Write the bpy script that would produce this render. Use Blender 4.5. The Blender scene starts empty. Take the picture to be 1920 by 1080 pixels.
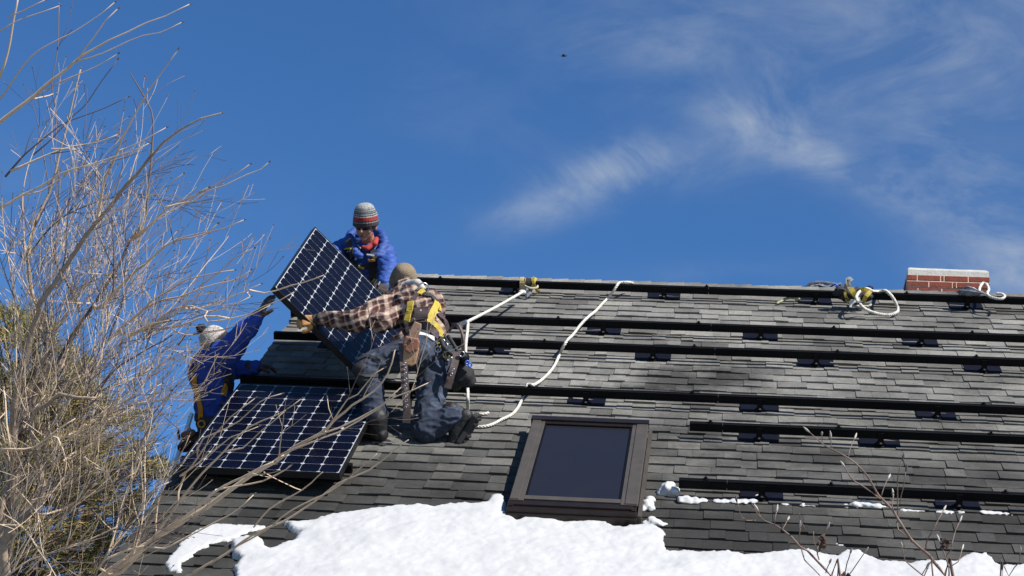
import bpy, bmesh, math, random
import numpy as np
from mathutils import Vector, Matrix, noise
from mathutils.bvhtree import BVHTree
random.seed(7)
rng = np.random.default_rng(7)
S = bpy.context.scene
C = S.collection
R_ = math.radians

# ---------------------------------------------------------------- frames
PITCH = R_(40)
ZR = -.16                                   # shingle surface in the roof frame (X along ridge, Y up the slope, Z out of it)
ROOF = Matrix.Translation((0, 0, 5.08)) @ Matrix.Rotation(PITCH, 4, 'X')
ROT = Matrix(((.993197968, .116433719, -.000992955), (.0328858239, -.288681434, -.956860257), (-.111697446, .950319009, -.290546832)))
CAMQ = Vector((3.39791214, -10.85360077, 4.5696646))
FPX = 3551.127
CAMW = ROOF @ CAMQ
R3 = ROOF.to_3x3()
RT = R3 @ Vector(ROT[0]); UP = -(R3 @ Vector(ROT[1])); FW = R3 @ Vector(ROT[2])
def at(px, py, d):                           # a point seen at that spot of the photograph, d metres in front of the lens
    return CAMW + FW * d + RT * ((px - 960) / FPX * d) - UP * ((py - 540) / FPX * d)
def Q(x, y, z=ZR): return ROOF @ Vector((x, y, z))
ROOFI = ROOF.inverted()
def toq(p): return ROOFI @ p
def on_roof(px, py, h=0.0):                  # the point of the roof (h above its shingles) at that spot of the photograph
    o = CAMQ; d = toq(at(px, py, 1)) - CAMQ
    return ROOF @ (o + d * ((ZR + h - o.z) / d.z))
def proj(p):
    v = p - CAMW; z = v.dot(FW)
    return 960 + FPX * v.dot(RT) / z, 540 - FPX * v.dot(UP) / z, z

# ---------------------------------------------------------------- camera, sky, sun
cam = bpy.data.cameras.new('camera'); camo = bpy.data.objects.new('camera', cam); C.objects.link(camo)
cam.sensor_width = 36; cam.lens = FPX * 36 / 1920; cam.clip_end = 5000; cam.clip_start = .1
m = Matrix((RT, UP, -FW)).transposed().to_4x4(); m.translation = CAMW; camo.matrix_world = m
S.camera = camo
S.render.resolution_x = 1024; S.render.resolution_y = 576
SUNQ = Vector((.60, .10, .79)).normalized(); SUN = (R3 @ SUNQ).normalized()
sl = bpy.data.lights.new('sun', 'SUN'); sl.energy = 5.0; sl.angle = R_(.53); sl.color = (1, .955, .89)
so = bpy.data.objects.new('sun', sl); C.objects.link(so); so.rotation_euler = SUN.to_track_quat('Z', 'Y').to_euler(); so.location = SUN * 30
W = bpy.data.worlds.new('World'); S.world = W; W.use_nodes = True
nt = W.node_tree; nt.nodes.clear()
def N(t, nt_, **k):
    n = nt_.nodes.new(t)
    for a, b in k.items(): setattr(n, a, b)
    return n
def build_world():
    L = nt.links.new
    sky = N('ShaderNodeTexSky', nt, sky_type='NISHITA', sun_disc=False)
    sky.sun_elevation = math.asin(SUN.z); sky.sun_rotation = math.atan2(SUN.x, SUN.y)
    sky.altitude = 300; sky.air_density = 1.0; sky.dust_density = .25; sky.ozone_density = 3.2
    hs = N('ShaderNodeHueSaturation', nt); hs.inputs['Saturation'].default_value = 1.0; hs.inputs['Value'].default_value = 1.0
    tm = N('ShaderNodeMix', nt, data_type='RGBA', blend_type='MULTIPLY'); tm.inputs['Factor'].default_value = 1; tm.inputs['B'].default_value = (.54, .96, 1.36, 1); L(sky.outputs[0], tm.inputs['A'])
    L(tm.outputs['Result'], hs.inputs['Color'])
    tc = N('ShaderNodeTexCoord', nt)
    # cirrus: each wisp is a soft patch of the sky round one direction, broken up by stretched noise
    def dirn(px, py): return (at(px, py, 1) - CAMW).normalized()
    def dot(v, n):
        d = N('ShaderNodeVectorMath', nt, operation='DOT_PRODUCT'); L(v, d.inputs[0]); d.inputs[1].default_value = n; return d.outputs['Value']
    def mt(op, a, b=None, c=None, clamp=False):
        x = N('ShaderNodeMath', nt, operation=op, use_clamp=clamp)
        for i, s in enumerate((a, b, c)):
            if s is None: continue
            if isinstance(s, (int, float)): x.inputs[i].default_value = s
            else: L(s, x.inputs[i])
        return x.outputs[0]
    g = tc.outputs['Generated']
    nm = N('ShaderNodeVectorMath', nt, operation='NORMALIZE'); L(g, nm.inputs[0]); v = nm.outputs[0]
    total = None
    for px, py, rx, ry, ang, w in ((1160, 318, 120, 42, -12, 1.5), (1090, 350, 130, 36, -26, 1.0), (1020, 388, 110, 30, -10, 1.1), (1250, 300, 170, 60, 5, .35), (1420, 225, 100, 60, 12, .9), (1520, 285, 180, 42, 24, .8), (1640, 335, 200, 36, 20, .9),
                                  (1560, 110, 560, 150, 10, .6), (1240, 85, 170, 50, 8, .55), (1800, 60, 300, 120, 5, .6), (1880, 430, 200, 110, 40, .9), (1890, 280, 180, 60, 10, .6), (1930, 500, 130, 70, 0, 1.1), (830, 150, 60, 30, 0, .2), (900, 240, 160, 60, 15, .22), (1350, 510, 200, 25, -3, .22), (-900, 300, 900, 200, 10, .5), (2900, 200, 700, 250, 15, .8), (900, -1100, 1300, 350, -8, .6)):
        c = dirn(px, py)
        ax = (RT - c * c.dot(RT)).normalized(); ay = c.cross(ax)
        a = R_(ang); e1 = ax * math.cos(a) + ay * math.sin(a); e2 = ay * math.cos(a) - ax * math.sin(a)
        k = FPX
        u1 = dot(v, e1 * (k / rx)); u2 = dot(v, e2 * (k / ry)); u0 = dot(v, c)
        q = mt('ADD', mt('MULTIPLY', u1, u1), mt('MULTIPLY', u2, u2))
        ex = mt('POWER', 2.718, mt('MULTIPLY', q, -.9))
        ex = mt('MULTIPLY', mt('MULTIPLY', ex, w), mt('GREATER_THAN', u0, 0))
        total = ex if total is None else mt('ADD', total, ex)
    # noise in a rotated, stretched frame
    mp = N('ShaderNodeMapping', nt); L(v, mp.inputs[0]); mp.inputs['Rotation'].default_value = (.1, .35, .12); mp.inputs['Scale'].default_value = (10, 10, 17)
    n1 = N('ShaderNodeTexNoise', nt); L(mp.outputs[0], n1.inputs['Vector']); n1.inputs['Scale'].default_value = 1.1; n1.inputs['Detail'].default_value = 9; n1.inputs['Roughness'].default_value = .62; n1.inputs['Distortion'].default_value = .9
    mr = N('ShaderNodeMapRange', nt); L(n1.outputs['Fac'], mr.inputs['Value']); mr.inputs['From Min'].default_value = .40; mr.inputs['From Max'].default_value = .70
    mp2 = N('ShaderNodeMapping', nt); L(v, mp2.inputs[0]); mp2.inputs['Rotation'].default_value = (.0, .5, .3); mp2.inputs['Scale'].default_value = (36, 36, 50)
    n2 = N('ShaderNodeTexNoise', nt); L(mp2.outputs[0], n2.inputs['Vector']); n2.inputs['Scale'].default_value = 1.3; n2.inputs['Detail'].default_value = 6
    f = mt('MULTIPLY', mt('ADD', mt('MULTIPLY', total, mr.outputs[0]), mt('MULTIPLY', total, .22)), mt('ADD', mt('MULTIPLY', n2.outputs['Fac'], 1.0), .45))
    f = mt('MULTIPLY', f, .34)
    f = mt('MINIMUM', f, .8)
    mx = N('ShaderNodeMix', nt, data_type='RGBA'); L(f, mx.inputs['Factor']); L(hs.outputs[0], mx.inputs['A']); mx.inputs['B'].default_value = (4.6, 5.3, 6.2, 1)
    bg = N('ShaderNodeBackground', nt); bg.inputs['Strength'].default_value = .060; L(mx.outputs['Result'], bg.inputs['Color'])
    out = N('ShaderNodeOutputWorld', nt); L(bg.outputs[0], out.inputs[0])
build_world()
S.view_settings.view_transform = 'Standard'; S.view_settings.look = 'None'; S.view_settings.gamma = 1; S.view_settings.exposure = .72
S.view_settings.use_curve_mapping = False
S.cycles.max_bounces = 6; S.cycles.transparent_max_bounces = 12

# ---------------------------------------------------------------- materials
MATS = {}
def mat(name, col, rough=.8, metal=0, spec=.5, var=.0, vscale=8., bump=0., bscale=60., coat=0, col2=None, space='Object', sss=0):
    if name in MATS: return MATS[name]
    col = tuple(c * .85 for c in col); col2 = col2 and tuple(c * .85 for c in col2)
    mm = bpy.data.materials.new(name); mm.use_nodes = True; t = mm.node_tree; b = t.nodes['Principled BSDF']; L = t.links.new
    b.inputs['Base Color'].default_value = (*col, 1); b.inputs['Roughness'].default_value = rough; b.inputs['Metallic'].default_value = metal
    b.inputs['Specular IOR Level'].default_value = spec; b.inputs['Coat Weight'].default_value = coat
    tc = N('ShaderNodeTexCoord', t)
    if var or col2:
        n = N('ShaderNodeTexNoise', t); L(tc.outputs[space], n.inputs['Vector']); n.inputs['Scale'].default_value = vscale; n.inputs['Detail'].default_value = 6; n.inputs['Roughness'].default_value = .65
        mr = N('ShaderNodeMapRange', t); L(n.outputs['Fac'], mr.inputs['Value']); mr.inputs['From Min'].default_value = .33; mr.inputs['From Max'].default_value = .67
        mx = N('ShaderNodeMix', t, data_type='RGBA'); L(mr.outputs[0], mx.inputs['Factor'])
        c2 = col2 or tuple(min(1, c * (1 + var)) for c in col); c1 = col if col2 else tuple(c * (1 - var) for c in col)
        mx.inputs['A'].default_value = (*c1, 1); mx.inputs['B'].default_value = (*c2, 1); L(mx.outputs['Result'], b.inputs['Base Color'])
    if bump:
        n = N('ShaderNodeTexNoise', t); L(tc.outputs[space], n.inputs['Vector']); n.inputs['Scale'].default_value = bscale; n.inputs['Detail'].default_value = 5
        bp = N('ShaderNodeBump', t); bp.inputs['Strength'].default_value = bump; bp.inputs['Distance'].default_value = .01; L(n.outputs['Fac'], bp.inputs['Height']); L(bp.outputs[0], b.inputs['Normal'])
    MATS[name] = mm; return mm
def ramp(t, stops, interp='LINEAR'):
    r = N('ShaderNodeValToRGB', t); cr = r.color_ramp; cr.interpolation = interp
    while len(cr.elements) > 1: cr.elements.remove(cr.elements[-1])
    cr.elements[0].position = stops[0][0]; cr.elements[0].color = (*stops[0][1], 1)
    for p, c in stops[1:]:
        e = cr.elements.new(p); e.color = (*c, 1)
    return r

def shingle_material():
    mm = bpy.data.materials.new('asphalt_shingle'); mm.use_nodes = True; t = mm.node_tree; b = t.nodes['Principled BSDF']; L = t.links.new
    at_ = N('ShaderNodeAttribute', t, attribute_name='tint')
    r = ramp(t, [(0, (.090, .087, .078)), (.3, (.132, .128, .115)), (.65, (.168, .163, .146)), (1, (.22, .211, .187))]); L(at_.outputs['Fac'], r.inputs[0])
    geo = N('ShaderNodeNewGeometry', t)
    def noi(sc, det=5, vec=None, ro=.6):
        n = N('ShaderNodeTexNoise', t); L(vec or geo.outputs['Position'], n.inputs['Vector']); n.inputs['Scale'].default_value = sc; n.inputs['Detail'].default_value = det; n.inputs['Roughness'].default_value = ro; return n.outputs['Fac']
    def mr(v, a, b_, c, d):
        x = N('ShaderNodeMapRange', t); L(v, x.inputs['Value']); x.inputs['From Min'].default_value = a; x.inputs['From Max'].default_value = b_; x.inputs['To Min'].default_value = c; x.inputs['To Max'].default_value = d; return x.outputs[0]
    def mul(a, b_):
        x = N('ShaderNodeMath', t, operation='MULTIPLY')
        for i, s in enumerate((a, b_)):
            if isinstance(s, float): x.inputs[i].default_value = s
            else: L(s, x.inputs[i])
        return x.outputs[0]
    g = mr(noi(170, 3), .3, .7, .72, 1.3)                # granules
    g2 = mr(noi(26, 6), .3, .7, .82, 1.16)
    st = mr(noi(.95, 4), .38, .58, .52, 1.08)             # big weather stains
    # damp shingles near the melting snow, in the roof's own frame
    tr = N('ShaderNodeVectorMath', t, operation='DOT_PRODUCT'); L(geo.outputs['Position'], tr.inputs[0]); tr.inputs[1].default_value = (0, math.cos(PITCH), math.sin(PITCH))
    wob = N('ShaderNodeMath', t, operation='ADD'); L(tr.outputs['Value'], wob.inputs[0]); L(mr(noi(2.2, 5), .3, .7, -.35, .35), wob.inputs[1])
    y0 = 5.08 * math.sin(PITCH)
    damp = mr(wob.outputs[0], y0 - .1, y0 + 2.3, .30, 1.0)
    # old black algae stains with shapes of their own, placed in the roof's plane
    stn = None
    for (sx, sy, rx, ry, w) in ((3.15, 2.45, .55, .42, .62), (2.75, 2.1, .5, .16, .4), (3.6, .95, .75, .30, .45), (3.1, 1.35, .5, .14, .5), (1.5, .35, .8, .3, .3), (4.6, .75, .7, .22, .25)):
        c = Q(sx, sy); ux = Vector((1, 0, 0)) / rx; uy = Vector((0, math.cos(PITCH), math.sin(PITCH))) / ry; ds = []
        for u in (ux, uy):
            d = N('ShaderNodeVectorMath', t, operation='DOT_PRODUCT'); L(geo.outputs['Position'], d.inputs[0]); d.inputs[1].default_value = u
            a = N('ShaderNodeMath', t, operation='SUBTRACT'); L(d.outputs['Value'], a.inputs[0]); a.inputs[1].default_value = c.dot(u); q = N('ShaderNodeMath', t, operation='MULTIPLY'); L(a.outputs[0], q.inputs[0]); L(a.outputs[0], q.inputs[1]); ds.append(q.outputs[0])
        s_ = N('ShaderNodeMath', t, operation='ADD'); L(ds[0], s_.inputs[0]); L(ds[1], s_.inputs[1])
        n_ = N('ShaderNodeMath', t, operation='ADD'); L(s_.outputs[0], n_.inputs[0]); L(mr(noi(3.5, 6), .3, .7, -.7, .9), n_.inputs[1])
        e = mr(n_.outputs[0], .1, 1.3, 1 - w, 1.0); stn = e if stn is None else mul(stn, e)
    k = mul(mul(mul(g, g2), mul(st, damp)), stn)
    mx = N('ShaderNodeMix', t, data_type='RGBA', blend_type='MULTIPLY'); mx.inputs['Factor'].default_value = 1; L(r.outputs[0], mx.inputs['A'])
    cb = N('ShaderNodeCombineColor', t)
    for i in range(3): L(k, cb.inputs[i])
    L(cb.outputs[0], mx.inputs['B']); L(mx.outputs['Result'], b.inputs['Base Color'])
    b.inputs['Roughness'].default_value = .9; b.inputs['Specular IOR Level'].default_value = .25
    bp = N('ShaderNodeBump', t); bp.inputs['Strength'].default_value = .5; bp.inputs['Distance'].default_value = .004; L(noi(230, 2), bp.inputs['Height']); L(bp.outputs[0], b.inputs['Normal'])
    return mm
M_SH = shingle_material()
M_DECK = mat('roof_deck', (.05, .05, .05), .95)
M_BLACK = mat('black_anodised', (.0035, .0035, .004), .55, .0, .12, var=.3, vscale=20)
M_FLASH = mat('flashing_black', (.003, .003, .008), .6, 0, .14, var=.4, vscale=14)
M_STEEL = mat('steel', (.45, .45, .46), .35, 1)
M_BRONZE = mat('bronze_cladding', (.088, .074, .058), .42, .25, var=.14, vscale=9)
M_BRONZED = mat('dark_bronze_cladding', (.017, .011, .009), .4, .3, var=.3, vscale=7)
M_BRICK = mat('brick', (.18, .036, .019), .9, var=.3, vscale=14, bump=.4, bscale=90)
M_MORTAR = mat('mortar', (.55, .38, .28), .95, var=.15, vscale=30, bump=.3)
M_CROWN = mat('mortar_crown', (.47, .46, .41), .92, var=.12, vscale=10, bump=.4, bscale=40)
M_SIDING = mat('siding', (.42, .43, .42), .7, var=.08)
M_TRIM = mat('white_trim', (.1, .095, .088), .6, var=.1)
M_SNOW = None
def snow_material():
    mm = bpy.data.materials.new('snow'); mm.use_nodes = True; t = mm.node_tree; b = t.nodes['Principled BSDF']; L = t.links.new
    tc = N('ShaderNodeTexCoord', t); n = N('ShaderNodeTexNoise', t); L(tc.outputs['Object'], n.inputs['Vector']); n.inputs['Scale'].default_value = 7; n.inputs['Detail'].default_value = 8
    r = ramp(t, [(.3, (.39, .39, .386)), (.6, (.445, .443, .433))]); L(n.outputs['Fac'], r.inputs[0]); L(r.outputs[0], b.inputs['Base Color'])
    b.inputs['Roughness'].default_value = .6; b.inputs['Specular IOR Level'].default_value = .3
    n2 = N('ShaderNodeTexNoise', t); L(tc.outputs['Object'], n2.inputs['Vector']); n2.inputs['Scale'].default_value = 48; n2.inputs['Detail'].default_value = 9; n2.inputs['Roughness'].default_value = .78
    bp = N('ShaderNodeBump', t); bp.inputs['Strength'].default_value = .45; bp.inputs['Distance'].default_value = .007; L(n2.outputs['Fac'], bp.inputs['Height']); L(bp.outputs[0], b.inputs['Normal'])
    return mm
M_SNOW = snow_material()
M_ROPE = mat('white_rope', (.60, .575, .50), .85, var=.12, vscale=40, bump=.3, bscale=300)
M_GREYCORD = mat('grey_webbing', (.16, .17, .2), .8, var=.4, vscale=30)
M_YEL = mat('yellow_webbing', (.42, .31, .03), .7, var=.15, vscale=40)
M_ORG = mat('orange_webbing', (.55, .24, .02), .7, var=.15, vscale=40)
M_BLKWEB = mat('black_webbing', (.014, .013, .014), .75, var=.3, vscale=40)
M_BLUEWEB = mat('blue_carabiner', (.02, .09, .45), .4)
M_CAPGREY = mat('pale_webbing', (.5, .5, .48), .7, var=.2, vscale=50)
M_SKIN = mat('skin', (.34, .16, .10), .55, var=.12, vscale=14)
M_SKIN.node_tree.nodes['Principled BSDF'].inputs['Subsurface Weight'].default_value = .1
M_BARK = mat('tan_bark', (.42, .32, .22), .9, var=0, vscale=11, bump=.5, bscale=60, col2=(.22, .17, .13))  # tan bark mottled with darker brown
M_TWIG = mat('sunlit_twig_bark', (.78, .61, .43), .85, vscale=3, col2=(.46, .34, .23))  # tan lifted to the brightness of sunlit twigs, light put into the colour
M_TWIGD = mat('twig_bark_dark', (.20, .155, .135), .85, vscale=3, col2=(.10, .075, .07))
M_BUD = mat('bud', (.10, .07, .08), .7, var=.3)
M_BUDP = mat('fuzzy_bud', (.42, .38, .32), .8, var=.2)
M_DRY = mat('dried_flower', (.055, .028, .02), .9, var=.4, vscale=30)

# ---------------------------------------------------------------- mesh helpers
class MB:
    def __init__(s): s.v = []; s.f = []; s.t = []
    def add(s, vs, fs, tint=0.):
        o = len(s.v); s.v += [tuple(x) for x in vs]; s.f += [tuple(i + o for i in f) for f in fs]; s.t += [tint] * len(vs)
    def box(s, c, d, mtx=None, tint=0.):
        x, y, z = d[0] / 2, d[1] / 2, d[2] / 2
        vs = [Vector((c[0] + i * x, c[1] + j * y, c[2] + k * z)) for k in (-1, 1) for j in (-1, 1) for i in (-1, 1)]
        if mtx is not None: vs = [mtx @ v for v in vs]
        s.add(vs, [(0, 2, 3, 1), (4, 5, 7, 6), (0, 1, 5, 4), (2, 6, 7, 3), (0, 4, 6, 2), (1, 3, 7, 5)], tint)
    def tube(s, pts, rad, n=6, cap=True, closed=False):
        pts = [Vector(p) for p in pts]; m_ = len(pts)
        if not hasattr(rad, '__len__'): rad = [rad] * m_
        ref = None; rings = []
        for i, p in enumerate(pts):
            if closed: t = pts[(i + 1) % m_] - pts[i - 1]
            else: t = pts[min(i + 1, m_ - 1)] - pts[max(i - 1, 0)]
            if t.length < 1e-9: t = Vector((0, 0, 1))
            t.normalize()
            if ref is None: ref = t.orthogonal().normalized()
            ref = (ref - t * ref.dot(t))
            if ref.length < 1e-6: ref = t.orthogonal()
            ref.normalize(); b = t.cross(ref)
            rings.append([p + (ref * math.cos(2 * math.pi * k / n) + b * math.sin(2 * math.pi * k / n)) * rad[i] for k in range(n)])
        vs = [v for r in rings for v in r]; fs = []
        for i in range(m_ if closed else m_ - 1):
            a = i * n; b_ = ((i + 1) % m_) * n
            for k in range(n): fs.append((a + k, a + (k + 1) % n, b_ + (k + 1) % n, b_ + k))
        if cap and not closed: fs.append(tuple(range(n - 1, -1, -1))); fs.append(tuple((m_ - 1) * n + k for k in range(n)))
        s.add(vs, fs)
    def ell(s, c, r, mtx=None, nu=10, nv=7, wob=0):
        vs = []; fs = []
        for j in range(nv + 1):
            th = math.pi * j / nv
            for i in range(nu):
                ph = 2 * math.pi * i / nu
                k = 1 + (wob * noise.noise(Vector((c[0] * 9 + math.cos(ph) * 1.3, c[1] * 9 + math.sin(ph) * 1.3, th * 1.2))) if wob else 0)
                v = Vector((r[0] * math.sin(th) * math.cos(ph) * k, r[1] * math.sin(th) * math.sin(ph) * k, r[2] * math.cos(th) * k))
                if mtx is not None: v = mtx @ v
                vs.append(Vector(c) + v)
        for j in range(nv):
            for i in range(nu): fs.append((j * nu + i, (j + 1) * nu + i, (j + 1) * nu + (i + 1) % nu, j * nu + (i + 1) % nu))
        s.add(vs, fs)
    def ribbon(s, pts, nrm, w, th=.004):
        pts = [Vector(p) for p in pts]; vs = []; m_ = len(pts)
        for i, p in enumerate(pts):
            t = (pts[min(i + 1, m_ - 1)] - pts[max(i - 1, 0)]).normalized(); n = nrm[i] if isinstance(nrm, list) else nrm
            b = t.cross(n).normalized(); n2 = b.cross(t).normalized()
            vs += [p - b * w / 2, p + b * w / 2, p + b * w / 2 + n2 * th, p - b * w / 2 + n2 * th]
        fs = []
        for i in range(m_ - 1):
            a = i * 4
            for k in range(4): fs.append((a + k, a + (k + 1) % 4, a + 4 + (k + 1) % 4, a + 4 + k))
        fs += [(3, 2, 1, 0), tuple((m_ - 1) * 4 + k for k in range(4))]
        s.add(vs, fs)
    def mesh(s, name, base=None, smooth=False, tint=False):
        me = bpy.data.meshes.new(name)
        v = np.array(s.v, dtype=float).reshape(-1, 3)
        if base is not None: v = v - np.array(base)
        me.from_pydata(v.tolist(), [], s.f)
        if tint:
            a = me.attributes.new('tint', 'FLOAT', 'POINT'); a.data.foreach_set('value', s.t)
        if smooth: me.polygons.foreach_set('use_smooth', [True] * len(me.polygons))
        me.update(); return me
def link(name, me, m, parent=None, mtx=None, kind=None, label=None):
    o = bpy.data.objects.new(name, me); C.objects.link(o)
    if m and not me.materials: me.materials.append(m)
    if parent: o.parent = parent
    if mtx is not None: o.matrix_local = mtx if parent else mtx
    if kind: o['kind'] = kind
    if label: o['label'] = label
    return o
def part(name, mb, m, parent, smooth=False, tint=False, label=None, kind=None):
    """mb is in world coordinates; the parent is a thing made with thing() (translation only) or a part of one"""
    me = mb.mesh(name, base=ORG[parent.name], smooth=smooth, tint=tint)
    o = link(name, me, m, parent, label=label, kind=kind); ORG[o.name] = ORG[parent.name]; return o
ORG = {}
def thing(name, base, label, cat, group=None):
    o = bpy.data.objects.new(name, None); C.objects.link(o); o.location = base; o.empty_display_size = .1
    o['label'] = label; o['category'] = cat
    if group: o['group'] = group
    ORG[o.name] = tuple(base); return o
def solo(name, mb, m, base, label, cat, group=None, smooth=False, tint=False, kind=None):
    me = mb.mesh(name, base=base, smooth=smooth, tint=tint); o = link(name, me, m); o.location = base
    if label: o['label'] = label
    if cat: o['category'] = cat
    if group: o['group'] = group
    if kind: o['kind'] = kind
    ORG[o.name] = tuple(base); return o
def spline(pts, step=.02):
    """Catmull-Rom through 3-D points (tuples may carry extra numbers)"""
    P = [np.array(p, float) for p in pts]
    P = [2 * P[0] - P[1]] + P + [2 * P[-1] - P[-2]]; out = []
    for i in range(1, len(P) - 2):
        a, b, c, d = P[i - 1:i + 3]; n = max(1, int(np.linalg.norm((c - b)[:3]) / step))
        for k in range(n):
            t = k / n; out.append(.5 * (2 * b + (c - a) * t + (2 * a - 5 * b + 4 * c - d) * t * t + (3 * b - a - 3 * c + d) * t ** 3))
    out.append(P[-2]); return out
def bevel(o, w, seg=2):
    b = o.modifiers.new('bevel', 'BEVEL'); b.width = w; b.segments = seg; b.limit_method = 'ANGLE'; return o
def rope_mb(mb, pts, r, pitch=.065, strands=3, sides=5):
    sp = [Vector(p[:3]) for p in spline(pts, .012)]
    ref = None; L = 0; lines = [[] for _ in range(strands)]
    for i, p in enumerate(sp):
        t = (sp[min(i + 1, len(sp) - 1)] - sp[max(i - 1, 0)]).normalized()
        if ref is None: ref = t.orthogonal().normalized()
        ref = (ref - t * ref.dot(t)).normalized(); b = t.cross(ref)
        if i: L += (p - sp[i - 1]).length
        for k in range(strands):
            a = 2 * math.pi * (L / pitch + k / strands)
            lines[k].append(p + (ref * math.cos(a) + b * math.sin(a)) * r * .5)
    for l in lines: mb.tube(l, r * .56, sides)

# ---------------------------------------------------------------- ground
def build_ground():
    n = 90; mb = MB(); xs = np.linspace(-1, 1, n); xs = np.sign(xs) * np.abs(xs) ** 3 * 1500
    for y in xs:
        for x in xs: mb.v.append((x, y, noise.noise(Vector((x * .15, y * .15, 0))) * .12 - .05)); mb.t.append(0)
    for j in range(n - 1):
        for i in range(n - 1): a = j * n + i; mb.f.append((a, a + 1, a + n + 1, a + n))
    me = mb.mesh('ground', smooth=True); o = link('ground', me, mat('winter_ground', (.05, .042, .025), .95, vscale=.35, space='Object', bump=.6, bscale=9, col2=(.42, .43, .44))); o['kind'] = 'structure'  # unseen ground, coloured dark and patchy so less light bounces up
build_ground()

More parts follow.
